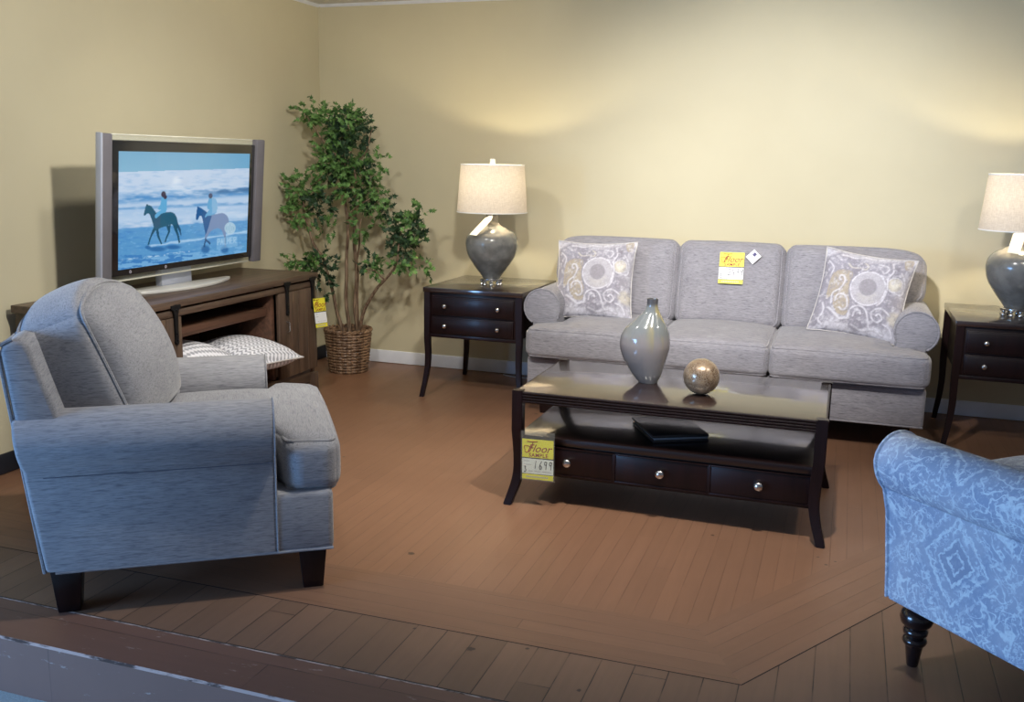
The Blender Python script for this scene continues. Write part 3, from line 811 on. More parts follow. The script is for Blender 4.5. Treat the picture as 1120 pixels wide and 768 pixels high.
# vase
def vase_mat():
    m, nt, b = new_mat('drip_glaze'); q = NT(nt); v = q.coord(); s = q.sep(v)
    n1 = q.noise(q.mapped(v, (26, 26, 4)), 1, 4, .6, .6); n2 = q.noise(q.mapped(v, (14, 14, 3), loc=(5, 2, 1)), 1, 4)
    z = q.math('MULTIPLY_ADD', n1, .09, q.math('SUBTRACT', s[2], .045))
    c = q.mix(q.ramp(z, .0, .16), (.20, .20, .21), (.31, .275, .27))
    c = q.mix(q.ramp(z, .16, .24), c, (.215, .228, .225))
    c = q.mix(q.math('MULTIPLY', q.math('MULTIPLY', q.ramp(n2, .48, .62), q.ramp(z, .12, .24)), q.ramp(s[0], -.01, .03)), c, (.36, .31, .17))
    c = q.mix(q.math('MULTIPLY', q.ramp(n1, .60, .72), .5), c, (.25, .25, .27))
    c = q.mix(q.ramp(s[2], .322, .345), c, (.10, .095, .10))
    q.l(c, b.inputs['Base Color']); b.inputs['Roughness'].default_value = .14; b.inputs['Coat Weight'].default_value = .7; b.inputs['Coat Roughness'].default_value = .05
    return m
VX, VY = 2.694, -1.955
prof = [(.040, 0), (.0437, .005), (.062, .033), (.0747, .061), (.0896, .096), (.101, .131), (.1067, .165), (.103, .200), (.0878, .235), (.0604, .270), (.034, .304), (.0245, .325), (.0232, .342), (.0235, .360)]
def vshift(z):
    return float(np.interp(z, [0, .033, .061, .096, .131, .165, .2, .235, .27, .304, .332], [0, -.006, -.0114, -.018, -.020, -.020, -.0185, -.0128, -.004, .004, .0057]))
vz = [(0, 0)]+fine(prof, 5)+[(.021, .360), (.019, .34), (0, .33)]
g = G(); g.lathe(vz, n=72, M=Matrix.Translation((VX, VY, CZ)), shift=vshift, sy=.8)
va = g.build('vase', vase_mat(), None, smooth=60)
va.data.transform(Matrix.Translation((-VX, -VY, -CZ))); va.location = (VX, VY, CZ+.0008)
va['label'] = 'lopsided bottle-neck ceramic vase with drip glaze on the coffee table'; va['category'] = 'vase'
# mercury glass ball
def ball_mat():
    m, nt, b = new_mat('crackled_gold_glass'); q = NT(nt); v = q.coord()
    vo = q.n('ShaderNodeTexVoronoi', feature='DISTANCE_TO_EDGE'); q.l(q.mapped(v, (120, 120, 120)), vo.inputs[0]); vo.inputs['Scale'].default_value = 1
    n = q.noise(v, 26, 5, .7)
    c = q.mix(q.ramp(n, .35, .65), (.17, .095, .048), (.44, .30, .18))
    c = q.mix(q.math('SUBTRACT', 1., q.ramp(vo.outputs['Distance'], .02, .12)), c, (.45, .35, .25))
    q.l(c, b.inputs['Base Color']); b.inputs['Metallic'].default_value = .35; b.inputs['Roughness'].default_value = .28
    b.inputs['Coat Weight'].default_value = .8; b.inputs['Coat Roughness'].default_value = .06
    q.l(q.bump(vo.outputs['Distance'], .25, .002), b.inputs['Normal']); return m
rb = .0735
g = G(); g.lathe([(rb*sin(pi*i/40), rb-rb*cos(pi*i/40)) for i in range(41)], n=64)
ba = g.build('decorative_ball', ball_mat(), None, smooth=80); ba.location = (2.935, -2.075, CZ)
ba['label'] = 'crackled bronze glass ball on the coffee table beside the vase'; ba['category'] = 'ball'
# black leather book on the shelf
M_LEATHER = plain('black_leather', (.012, .012, .014), .32, var=.3, vscale=30, bump=.1, bscale=300, coat=.3)
bk = thing('leather_portfolio', 'flat black leather portfolio lying on the coffee table shelf', 'book', (2.80, -2.06, .292), radians(27))
g = G(); g.box((-.117, -.142, 0), (.117, .145, .013), .003); g.build('bottom_cover', M_LEATHER, bk, local=True)
g = G(); g.box((-.113, -.138, .013), (.113, .141, .022), .001); g.build('pages', plain('grey_paper', (.20, .21, .23), .6), bk, local=True)
g = G(); g.box((-.122, -.146, .022), (.116, .145, .034), .004); g.build('top_cover', M_LEATHER, bk, local=True)
bk.rotation_euler = (0, 0, radians(29))
bk.location = (2.812, -2.04, .2925)

# price tag hung on the coffee table leg
floor_tag('yellow and white sale card reading 1699 hung on the coffee table leg', frame_matrix((2.268, -2.345, .122), (1, .02, .02), (-.11, .02, 1)), .132, .168, '1699', (2.33, -2.362, .12))
# tag pinned on the sofa back
floor_tag('yellow and white sale card pinned on the middle sofa back cushion', frame_matrix((2.785, -.478, .742), (1, 0, .015), (0, .30, 1)), .135, .178, '2499', (2.84, -.47, .73), sleeve=False)
dm = thing('care_label', 'small white diamond tag on the middle sofa cushion beside the sale card', 'tag', (2.966, -.43, .86))
Mt = frame_matrix((2.964, -.443, .855), (1, 0, .05), (0, .28, 1)) @ Matrix.Rotation(radians(43), 4, 'Z')
g = G(); g.box((0, 0, 0), (.062, .056, .001), 0, M=Mt); cd = g.build('tag_card', M_CARD, dm, smooth=None)
g = G(); g.box((.034, .024, .001), (.054, .041, .0016), 0, M=Mt); g.build('printed_square', plain('indigo_ink', (.05, .04, .16), .6), cd, smooth=None)

# ------------------------------------------------------------------ MEDIA CONSOLE
KX0, KX1, KY0, KY1, KZ = .035, .572, -2.715, -1.06, .745
con = thing('media_console', 'rustic brown wooden media console with sliding barn doors under the television', 'cabinet', ((KX0+KX1)/2, (KY0+KY1)/2, 0))
g = G(); g.box((KX0, KY0-.012, KZ-.034), (KX1, KY1+.012, KZ), .004); g.build('top', M_CONS, con)
G().box((KX0+.01, KY0, .02), (KX1-.03, KY0+.03, KZ-.034), .002).build('side_panel', M_CONSZ, con); G().box((KX0+.01, KY1-.03, .02), (KX1-.03, KY1, KZ-.034), .002).build('side_panel', M_CONSZ, con)
G().box((KX0+.01, KY0+.03, .10), (KX0+.02, KY1-.03, KZ-.034), .001).build('back_panel', M_CONSIN, con)
g = G(); g.box((KX0+.02, KY0+.03, .155), (KX1-.035, KY1-.03, .185), .001); g.build('bottom_shelf', M_CONSIN, con)
for y in (-1.475, -2.300): G().box((KX0+.02, y, .185), (KX1-.045, y+.03, KZ-.034), .001).build('divider', M_CONSIN, con)
g = G(); g.box((KX0+.02, -2.268, .548), (KX1-.07, -1.477, .592), .002); g.build('middle_shelf', M_CONSIN, con)
for y in (KY0, KY1-.05):
    for x in (KX0+.01, KX1-.055): G().box((x, y, 0), (x+.05, y+.05, .16), .003).build('foot_post', M_CONSZ, con)
g = G(); g.box((KX1-.045, KY0+.05, .105), (KX1-.03, KY1-.05, .185), .002); g.build('bottom_rail', M_CONS, con)
g = G(); g.box((KX1-.03, KY0+.01, .668), (KX1-.008, KY1-.01, .700), .003); g.build('top_rail', M_CONS, con)
def barn_door(y0, y1, handle_y):
    g = G(); n = 4; w = (y1-y0)/n
    for k in range(n): g.box((KX1-.028, y0+k*w+.0006, .190), (KX1-.006, y0+(k+1)*w-.0006, .665), .002)
    d = g.build('door', M_CONSZ, con)
    for y in (y0+.075, y1-.045):
        g = G()
        g.prism([(-.034, .012), (.034, .012), (.034, -.004), (.020, -.012), (.012, -.040), (.010, -.150), (.013, -.158), (.010, -.170), (0, -.175), (-.010, -.170), (-.013, -.158), (-.010, -.150), (-.012, -.040), (-.020, -.012), (-.034, -.004)], (KX1-.008, y, .712), (0, 1, 0), (0, 0, 1), (.012, 0, 0), .0015, 1)
        for z in (.700, .590, .560): g.lathe([(.006, 0), (.005, .004), (0, .006)], n=10, M=Matrix.Translation((KX1+.004, y, z)) @ Matrix.Rotation(radians(90), 4, 'Y'))
        g.lathe([(.0, -.004), (.020, -.004), (.020, .004), (0, .004)], n=18, M=Matrix.Translation((KX1-.002, y, .706)) @ Matrix.Rotation(radians(90), 4, 'Y'))
        g.build('strap_hinge', M_IRON, d)
    g = G(); g.tube([(KX1-.006, handle_y, .505), (KX1+.014, handle_y, .500), (KX1+.016, handle_y, .455), (KX1-.006, handle_y, .445)], .004, n=8); g.build('handle', M_CHROME, d)
barn_door(-1.452, -1.066, -1.385)
barn_door(-2.700, -2.268, -2.62)
# sale card hanging on the console end
floor_tag('yellow and white sale card hanging from the media console corner', frame_matrix((.597, -1.128, .432), (.22, 1, -.03), (-.10, .24, 1)), .098, .168, '', (.60, -1.10, .44), sleeve=False, hang=(.578, -1.09, .70))

# pillows lying in the console opening
def hatch_mat(name, ang, kind):
    m, nt, b = new_mat(name); q = NT(nt); v = q.mapped(q.coord(), rot=(0, 0, radians(ang))); s = q.sep(v)
    if kind == 0:
        a = q.math('SINE', q.math('MULTIPLY', s[0], 150.)); c_ = q.math('SINE', q.math('MULTIPLY', s[1], 290.))
        bands = q.math('ADD', q.math('MULTIPLY', a, .6), q.math('MULTIPLY', c_, .4))
    else:
        zig = q.math('PINGPONG', s[0], .016)
        a = q.math('SINE', q.math('MULTIPLY', q.math('ADD', s[1], zig), 230.)); c_ = q.math('SINE', q.math('MULTIPLY', s[0], 390.))
        bands = q.math('ADD', q.math('MULTIPLY', a, .7), q.math('MULTIPLY', c_, .3))
    n = q.noise(v, 60, 3)
    f = q.ramp(q.math('MULTIPLY_ADD', n, .5, q.math('MULTIPLY', bands, .6)), -.15, .5)
    q.l(q.mix(f, (.34, .35, .40), (.84, .84, .90)), b.inputs['Base Color']); b.inputs['Roughness'].default_value = .7; b.inputs['Sheen Weight'].default_value = .3
    return m
def lying_pillow(label, loc, rot, m, T=.10, W_=.44):
    r = thing('throw_pillow', label, 'pillow', loc, 0, 'pillows inside the media console')
    g = G(); g.grid(lambda s, t: pillow_surface(s, t, 1, T, .04, W_), 40, 40); g.grid(lambda s, t: pillow_surface(s, t, -1, T*.8, .04, W_), 40, 40, flip=True)
    c = g.build('pillow_cover', m, r, local=True, smooth=80)
    rim = [pillow_surface(s, 0, 1, T, .04, W_) for s in np.linspace(0, 1, 20)]+[pillow_surface(1, s, 1, T, .04, W_) for s in np.linspace(0, 1, 20)][1:]+[pillow_surface(1-s, 1, 1, T, .04, W_) for s in np.linspace(0, 1, 20)][1:]+[pillow_surface(0, 1-s, 1, T, .04, W_) for s in np.linspace(0, 1, 20)][1:-1]
    g = G(); g.tube([Vector((p.x, p.y, 0)) for p in rim], .005, closed=True, n=6); g.build('edge_piping', M_CREAM, r, local=True)
    r.rotation_euler = rot
    return r
lying_pillow('grey and white plaid pillow in the console nearer the armchair back', (.43, -2.10, .37), (radians(2), radians(6), radians(8)), hatch_mat('plaid_weave', 20, 0), .13)
lying_pillow('grey and white zigzag pillow sticking out of the console by its door', (.49, -1.685, .37), (radians(-3), radians(5), radians(-6)), hatch_mat('zigzag_weave', 5, 1), .092)

# ------------------------------------------------------------------ TELEVISION
tv = thing('television', 'wide flat television showing two horse riders on a beach', 'television', (.30, -1.92, KZ))
lean = radians(4.8)
MT = Matrix.Translation((.345, -1.912, .852)) @ Matrix.Rotation(lean, 4, 'Y') @ Matrix(((0, 0, 1, 0), (1, 0, 0, 0), (0, 1, 0, 0), (0, 0, 0, 1)))
# tv plane: x = along the wall (towards the corner), y = up, z = out of the screen
BW, BH = 1.085, .607
M_BEZ = plain('gloss_black_plastic', (.010, .010, .012), .12, var=.1, coat=.5)
M_SPK = plain('speaker_cloth_grey', (.135, .130, .150), .7, var=.08, bump=.2, bscale=500)
M_SILV = plain('silver_plastic', (.50, .54, .66), .3, .35, var=.04)
g = G(); g.box((-BW/2, 0, -.075), (BW/2, BH, 0), .006, M=MT); bez = g.build('bezel', M_BEZ, tv)
g = G(); g.box((-BW/2+.25, .06, -.12), (BW/2-.25, BH-.1, -.07), .02, M=MT); g.build('rear_housing', M_BEZ, tv)
sx0, sx1, sy0, sy1 = -.500, .492, .030, .560
ns, nt_ = 260, 196
g = G(); g.grid(lambda s, t: Vector((sx0+(sx1-sx0)*s, sy0+(sy1-sy0)*t, .0012)), ns, nt_, M=MT)
M_SCR = painted('tv_picture', .08, .5, .9)
scr = g.build('screen', M_SCR, tv, smooth=None)
def homog(src, dst):
    A = []; b = []
    for (x, y), (u, v) in zip(src, dst):
        A += [[x, y, 1, 0, 0, 0, -u*x, -u*y], [0, 0, 0, x, y, 1, -v*x, -v*y]]; b += [u, v]
    return np.append(np.linalg.solve(np.array(A, float), np.array(b, float)), 1).reshape(3, 3)
Hm = homog([(0, 1), (1, 1), (1, 0), (0, 0)], [(132.5, 164), (271, 167.5), (269, 273.5), (133.5, 292.5)])
ij = np.arange((ns+1)*(nt_+1)); s_ = (ij//(nt_+1))/ns; t_ = (ij % (nt_+1))/nt_
q3 = Hm @ np.stack([s_, t_, np.ones_like(s_)]); PX = q3[0]/q3[2]; PY = q3[1]/q3[2]
X = (PX-150)*10.18; Y = (PY-200)*10.18        # drawing units of the beach picture
p = Paint(X, Y, (116, 172, 206))
sky_t = np.clip((PY-164)/22, 0, 1); p.blend(sky_t*.5, (140, 192, 220)); p.blend((PX > 245)*0+np.clip((PX-225)/40, 0, 1)*.4*(PY < 186), (95, 160, 205))
hor = 186.5-(PX-134)*.025
nz = fbm(PX/9, PY/2.2, 4); nz2 = fbm(PX/3.2, PY/1.1, 8)
p.blend((PY > hor)*1., (196, 215, 238)); p.blend((PY > hor)*np.clip((PY-hor-10)/14, 0, 1)*.35+(PY > hor)*(nz-.5)*1.6, (130, 178, 222))
def band(yl, yr, h, col, al, k=1.6):
    yc = yl+(yr-yl)*(PX-134)/136; d = np.abs(PY-yc+3*(nz-.5))/h; p.blend(np.clip(1.2-d, 0, 1)*al*np.clip(.5+k*(nz-.35), 0, 1), col)
band(217, 209, 6, (82, 146, 205), 1.); band(214, 206.5, 3.2, (70, 118, 165), np.clip((PX-215)/25, 0, 1)); band(232, 222, 9, (175, 205, 236), .9)
band(226, 221, 2, (90, 150, 205), .9); band(238, 233, 4, (190, 214, 240), .9); band(223, 215, 3, (205, 222, 242), .6)
sand = 247-(PX-134)*.065
p.blend(np.clip((PY-sand)/1.5, 0, 1), (92, 156, 208)); p.blend((PY > sand)*(nz-.45)*1.8, (64, 132, 200)); p.blend((PY > sand)*(nz2-.6)*2.5, (150, 200, 238))
p.stroke([(135, 268), (170, 266), (215, 261), (268, 249)], 0, (0, 0, 0), 0)
yl = 268-(PX-160)*.155; p.blend(np.clip(1.3-np.abs(PY-yl+4*(nz-.5))/1.6, 0, 1)*.75*(PX > 165), (190, 220, 245))
yl = 282-(PX-134)*.125; p.blend(np.clip(1.2-np.abs(PY-yl)/1.3, 0, 1)*(nz2 > .47)*.8*(PX < 215), (205, 228, 246))
p.blend((PY > yl+1.5)*.5*(nz > .47), (150, 200, 236)); p.blend((PY > 276)*(nz < .45)*.5, (40, 105, 180))
for cx, cy, rx_, ry_ in ((250, 710, 90, 26), (420, 690, 80, 22), (770, 715, 45, 40), (975, 720, 40, 40), (150, 690, 30, 20)): p.ell(cx, cy, rx_, ry_, (38, 96, 156), .75, .6)
H1 = (28, 82, 110)
p.poly([(455, 365), (470, 430), (500, 490), (509, 585), (490, 530), (462, 470)], (30, 80, 115))
p.poly([(205, 480), (235, 490), (205, 540), (182, 590), (160, 665), (145, 660), (165, 590), (185, 530)], H1)
p.poly([(230, 490), (260, 485), (268, 560), (302, 652), (290, 662), (250, 580)], H1)
p.poly([(345, 460), (390, 445), (387, 520), (350, 600), (342, 638), (326, 632), (345, 570), (365, 520)], H1)
p.poly([(412, 440), (460, 425), (466, 500), (481, 560), (498, 642), (480, 647), (460, 560), (432, 500)], H1)
p.poly(smooth_curve([(130, 212), (150, 225), (180, 240), (215, 285), (245, 315), (345, 308), (395, 305), (432, 325), (455, 365), (462, 420), (440, 450), (400, 440), (345, 460), (300, 470), (255, 490), (215, 490), (200, 430), (180, 370), (160, 325), (140, 318), (112, 342), (101, 330), (108, 290), (118, 250), (130, 212)], 3), (32, 92, 120))
p.poly([(245, 305), (290, 330), (270, 470), (235, 485), (205, 430), (190, 330)], (62, 84, 112), .45)
p.poly(smooth_curve([(290, 140), (340, 150), (347, 200), (340, 300), (290, 322), (235, 372), (218, 350), (240, 310), (285, 280), (248, 272), (276, 220), (290, 140)], 3), (96, 172, 218))
p.ell(310, 110, 25, 34, (58, 52, 74), 1, .15); p.ell(328, 138, 18, 24, (58, 52, 74), 1, .2)
H2 = (34, 92, 150)
p.poly([(760, 540), (788, 540), (777, 600), (826, 650), (815, 666), (770, 622), (766, 692), (744, 690), (760, 620)], (40, 84, 130))
p.poly([(950, 500), (986, 490), (986, 560), (992, 690), (975, 690), (968, 570)], (88, 120, 165))
p.poly(smooth_curve([(820, 335), (900, 325), (950, 318), (1000, 355), (1016, 420), (985, 470), (987, 560), (965, 570), (942, 510), (900, 485), (840, 505), (795, 560), (775, 600), (762, 560), (800, 450), (820, 335)], 3), (116, 142, 184))
p.poly(smooth_curve([(675, 240), (690, 250), (720, 265), (785, 310), (830, 335), (812, 420), (795, 480), (770, 545), (750, 470), (735, 400), (720, 350), (700, 350), (680, 392), (661, 380), (668, 300), (675, 240)], 3), H2)
p.poly(smooth_curve([(800, 150), (868, 160), (886, 230), (880, 312), (830, 342), (782, 350), (758, 372), (768, 330), (804, 280), (784, 270), (784, 210), (800, 150)], 3), (100, 168, 214))
p.poly([(830, 150), (870, 160), (888, 240), (880, 312), (835, 325)], (150, 192, 226), .6)
p.ell(815, 128, 21, 29, (74, 82, 112), 1, .15)
# channel mark in the corner of the picture
p.ell(1030, 485, 60, 66, (186, 214, 232), .85, .1); p.ring(1030, 485, 52, 6, (150, 190, 214), .7, 5)
for xx, h in ((1030, 42), (1008, 26), (1052, 26), (990, 16), (1070, 16)): p.stroke([(xx, 485-h), (xx, 485+h)], 7, (120, 168, 196), .8, 4)
p.poly([(888, 590), (1108, 572), (1112, 680), (890, 725)], (150, 200, 235), .45)
LT = {'P': [[(0, 0), (0, 1), (.7, 1), (.7, .5), (0, .5)]], 'A': [[(0, 0), (.4, 1), (.8, 0)], [(.15, .4), (.65, .4)]], 'L': [[(0, 1), (0, 0), (.7, 0)]], 'M': [[(0, 0), (0, 1), (.4, .4), (.8, 1), (.8, 0)]], 'E': [[(.7, 1), (0, 1), (0, 0), (.7, 0)], [(0, .5), (.6, .5)]], 'R': [[(0, 0), (0, 1), (.7, 1), (.7, .5), (0, .5), (.75, 0)]]}
for i, ch in enumerate('PALMER'):
    for st in LT[ch]: p.stroke([(898+i*35+a*30, 668-i*4.5-b*62) for a, b in st], 8, (206, 230, 246), .5, 4)
set_pattern(scr.data, p.linear())
# speakers, silver edges
for side, a, b in ((-1, -BW/2-.074, -BW/2-.004), (1, BW/2+.004, BW/2+.082)):
    g = G(); g.box((a+(.008 if side < 0 else 0), -.028, -.025), (b-(.018 if side > 0 else 0)*.3, .635, .010), .006, M=MT); sp = g.build('speaker', M_SPK, tv)
    g = G()
    if side < 0: g.box((a-.002, -.028, -.020), (a+.011, .638, .011), .004, M=MT)
    else: g.box((b-.006, -.028, -.024), (b+.002, .635, -.002), .003, M=MT)
    g.build('silver_edge', M_SILV, sp)
g = G(); g.box((-BW/2-.005, -.026, -.030), (BW/2+.005, .632, -.022), .001, M=MT); pane = g.build('clear_pane', M_GLASS, tv)
M_EDGEGLINT = plain('acrylic_edge_glint', (.72, .72, .62), .25)  # pale colour paints in the glint along the clear pane's edges
g = G(); g.box((-BW/2, -.030, -.031), (BW/2, -.024, -.020), .001, M=MT); g.build('pane_edge_glint', M_EDGEGLINT, pane)
g = G(); g.box((-BW/2, .629, -.031), (BW/2, .634, -.020), .001, M=MT); g.build('pane_edge_glint', M_EDGEGLINT, pane)
for x in (-.42, -.175):
    g = G(); g.lathe([(.004, 0), (.0075, .0005), (.0075, .001), (.004, .001), (.004, 0)], n=16, M=MT @ Matrix.Translation((x, .015, .0004))); g.build('bezel_mark', M_GREYINK, bez)
# stand: flat lens-shaped foot and neck
foot = []
for i in range(21):
    k = i/20; foot.append((-2.245+k*.70, .325+.085*sin(pi*k)**.8))
foot += [(-1.545, .300), (-2.245, .205)]
foot = [(x, y) for y, x in foot]
g = G(); g.prism(foot, (0, 0, KZ+.001), (1, 0, 0), (0, 1, 0), (0, 0, .016), .004, 2); g.build('stand_foot', plain('pale_silver_plastic', (.62, .62, .60), .35, .2, var=.03), tv)
g = G(); g.box((.235, -2.03, KZ+.015), (.275, -1.80, .95), .004); g.build('stand_neck', M_SILV, tv)

# ------------------------------------------------------------------ POTTED TREE
BX, BY = .366, -.33
tree = thing('potted_tree', 'tall artificial leafy tree in a wicker basket in the room corner', 'plant', (BX, BY, 0))
M_WICK = wood('wicker', (.085, .042, .022), (.34, .21, .125), 2, .5, .1, 60)
def br(z): return .120+(.148-.120)*z/.275
g = G(); g.lathe([(0, .004), (.110, .004), (.114, .02), (.138, .268), (.134, .268), (.11, .24), (0, .24)], (BX, BY, 0), n=40)
rows = 15
for r_ in range(rows):
    z = .009+.262*r_/(rows-1)
    for ph in (0, 1):
        pts = []
        for k in range(96):
            a = 2*pi*k/96; rr = br(z)+.0052*(1 if ph == 0 else -1)*sin(11*a+(r_ % 2)*pi)
            pts.append((BX+rr*cos(a), BY+rr*sin(a), z+.0018*sin(5*a+r_*2.1)+(.003 if ph else 0)))
        g.tube(pts, .0078, closed=True, n=6)
for k in range(24):
    a = 2*pi*k/24; g.tube([(BX+br(z)*cos(a), BY+br(z)*sin(a), z) for z in (.004, .09, .18, .27)], .0052, n=6)
bk_ = g.build('wicker_basket', M_WICK, tree)
g = G()
for ph in (0, pi):
    pts = []
    for k in range(120):
        a = 2*pi*k/120; pts.append((BX+(.149+.007*cos(14*a+ph))*cos(a), BY+(.149+.007*cos(14*a+ph))*sin(a), .279+.007*sin(14*a+ph)))
    g.tube(pts, .0075, closed=True, n=7)
g.build('braided_rim', M_WICK, bk_)
def moss(s, t):
    r = .135*s; a = 2*pi*t
    return Vector((BX+r*cos(a), BY+r*sin(a), .250+.018*mnoise.noise(Vector((r*cos(a)*40, r*sin(a)*40, 0)))+.012*(1-s)))
g = G(); g.grid(moss, 24, 60); g.build('moss_filling', plain('brown_moss', (.085, .045, .025), .95, var=.5, vscale=60, bump=.8, bscale=120), tree)
def bark_mat():
    m, nt, b = new_mat('bark'); q = NT(nt); v = q.coord()
    f = q.noise(q.mapped(v, (70, 70, 9)), 1, 4)
    q.l(q.mix(q.ramp(f, .35, .65), (.11, .065, .04), (.30, .21, .14)), b.inputs['Base Color']); b.inputs['Roughness'].default_value = .85
    q.l(q.bump(f, .5, .003), b.inputs['Normal']); return m
M_BARK = bark_mat()
def stem(name, pts, r0, r1, parent=tree):
    P = smooth_curve(pts, 6); n = len(P)
    P = [(x+.004*sin(i*1.1), y, z) for i, (x, y, z) in enumerate(P)]
    return G().tube(P, [r0+(r1-r0)*i/(n-1) for i in range(n)], n=9).build(name, M_BARK, parent, smooth=70)
stem('trunk', [(.385, -.34, .24), (.372, -.36, .55), (.385, -.35, .90), (.36, -.33, 1.25), (.365, -.35, 1.62)], .014, .006)
stem('trunk', [(.410, -.30, .24), (.415, -.29, .60), (.42, -.32, .95), (.44, -.34, 1.25), (.42, -.36, 1.45)], .017, .006)
stem('trunk', [(.355, -.37, .24), (.32, -.42, .48), (.28, -.46, .72), (.20, -.50, .90), (.165, -.52, 1.12)], .013, .006)
stem('trunk', [(.450, -.36, .24), (.56, -.42, .48), (.70, -.46, .64), (.79, -.48, .74), (.83, -.47, .98)], .013, .005)
stem('trunk', [(.430, -.33, .24), (.435, -.36, .5), (.455, -.34, .8), (.50, -.38, 1.02)], .010, .004)
for pts in ([(.70, -.46, .64), (.66, -.5, .70), (.60, -.52, .71)], [(.28, -.46, .72), (.20, -.55, .74), (.13, -.58, .75)], [(.385, -.35, 1.0), (.50, -.42, 1.10), (.62, -.40, 1.16)], [(.37, -.34, 1.35), (.22, -.42, 1.55), (.13, -.42, 1.69)], [(.38, -.33, 1.3), (.52, -.36, 1.42), (.60, -.4, 1.58)]):
    stem('branch', pts, .006, .003)
def leaf_mat(name, a, b_):
    m, nt, b = new_mat(name); q = NT(nt)
    ge = q.n('ShaderNodeNewGeometry'); f = q.noise(q.coord(), 30, 2)
    c = q.mix(ge.outputs['Random Per Island'], a, b_)
    q.l(c, b.inputs['Base Color']); b.inputs['Roughness'].default_value = .5; b.inputs['Specular IOR Level'].default_value = .3
    return m
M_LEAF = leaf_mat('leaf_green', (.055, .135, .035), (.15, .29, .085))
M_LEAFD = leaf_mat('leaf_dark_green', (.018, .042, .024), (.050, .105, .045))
LEAF = [(0, 0), (.16, .06), (.46, .05), (.26, .26), (.50, .52), (.20, .50), (0, 1.0), (-.20, .50), (-.50, .52), (-.26, .26), (-.46, .05), (-.16, .06)]
def leaf(t, c, size, d, roll):
    d = d.normalized(); s = d.orthogonal().normalized(); s.rotate(Matrix.Rotation(roll, 3, d)); n = d.cross(s)
    cen = t.verts.new(c+d*size*.35+n*size*.04)
    V = [t.verts.new(c+s*size*x+d*size*y-n*size*.16*abs(x)-n*size*.12*y*y) for x, y in LEAF]
    for i in range(len(V)): t.faces.new((cen, V[i], V[(i+1) % len(V)]))
def foliage(name, blobs, m, seed):
    R = random.Random(seed); t = bmesh.new()
    for (cx, cy, cz, rx, ry, rz, n) in blobs:
        for _ in range(int(n*1.4)):
            while True:
                v = Vector((R.uniform(-1, 1), R.uniform(-1, 1), R.uniform(-1, 1)))
                if .15 < v.length <= 1: break
            c = Vector((cx+.025+v.x*rx, cy+v.y*ry, cz+v.z*rz))
            # a sprig of leaves
            d = Vector((v.x*.8+R.uniform(-.6, .6), v.y*.8+R.uniform(-.8, .4), v.z*.5+R.uniform(-.7, .5)))
            for k in range(4):
                dd = (d.normalized()+Vector((R.uniform(-.8, .8), R.uniform(-.8, .8), R.uniform(-.7, .6)))).normalized()
                p = c+d.normalized()*.018*k
                p.x = max(p.x, .05); p.y = min(p.y, -.05)
                e = p+dd*.05
                if e.x < .012: dd.x = abs(dd.x)
                if e.y > -.012: dd.y = -abs(dd.y)
                leaf(t, p, R.uniform(.028, .043), dd, R.uniform(0, 2*pi))
    g = G(); g.add(t); return g.build(name, m, tree, smooth=None)
foliage('foliage', [(.335, -.36, 1.62, .13, .13, .10, 52), (.15, -.40, 1.68, .08, .10, .06, 18), (.25, -.40, 1.58, .06, .08, .06, 12), (.33, -.38, 1.38, .17, .15, .13, 66), (.47, -.38, 1.22, .15, .15, .09, 44),
    (.56, -.38, 1.10, .07, .10, .06, 14), (.13, -.50, 1.22, .08, .11, .09, 30), (.10, -.52, 1.05, .07, .10, .08, 24), (.88, -.42, 1.02, .06, .10, .09, 18), (.82, -.45, .82, .08, .10, .12, 14), (.16, -.55, .75, .10, .08, .04, 22),
    (.50, -.38, .95, .07, .08, .06, 10), (.62, -.46, .72, .06, .06, .03, 8), (.60, -.38, 1.36, .05, .08, .08, 8), (.28, -.45, .95, .05, .06, .05, 6), (.92, -.40, .74, .03, .05, .08, 6), (.70, -.42, 1.0, .06, .06, .05, 7)], M_LEAF, 3)
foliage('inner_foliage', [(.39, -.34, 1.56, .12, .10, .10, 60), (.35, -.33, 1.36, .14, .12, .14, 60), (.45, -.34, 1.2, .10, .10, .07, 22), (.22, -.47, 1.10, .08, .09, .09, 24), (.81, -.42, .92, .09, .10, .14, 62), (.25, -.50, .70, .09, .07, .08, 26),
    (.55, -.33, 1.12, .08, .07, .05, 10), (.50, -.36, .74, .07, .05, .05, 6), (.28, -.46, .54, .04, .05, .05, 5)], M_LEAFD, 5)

# ------------------------------------------------------------------ GREY ARMCHAIR (local: -y = forward, x = towards its far arm)
A0 = Vector((1.239, -3.815, 0)); U = Vector((.817, .577, 0)); Wv = Vector((-.577, .817, 0))
CW, CD = .86, .87
org = A0+U*(CD/2)+Wv*(CW/2)
ch = thing('armchair', 'grey heathered club armchair with loose back cushion beside the media console', 'armchair', org, atan2(.817, -.577))
def L(u, w, z): return Vector((w-CW/2, -(u-CD/2), z))
def LB(g, u0, u1, w0, w1, z0, z1, bev=.01, seg=2, **k):
    a, b = L(u0, w0, z0), L(u1, w1, z1); g.box([min(x, y) for x, y in zip(a, b)], [max(x, y) for x, y in zip(a, b)], bev, seg, **k); return g
M_AX = fabric('armchair_fabric', (.315, .315, .335), (.14, .14, .165), (.385, .385, .41), 'x', 30, 330, .6)
M_AY = fabric('armchair_fabric_side', (.315, .315, .335), (.14, .14, .165), (.385, .385, .41), 'y', 30, 330, .6)
g = G(); LB(g, .02, .868, .012, CW-.012, .14, .345, .02, 3); base = g.build('base', M_AY, ch, local=True)
g = G(); g.tube([L(.03, .014, .145), L(.862, .014, .145), L(.862, CW-.014, .145), L(.03, CW-.014, .145)], .005, n=6); g.build('piping', M_AX, base, local=True)
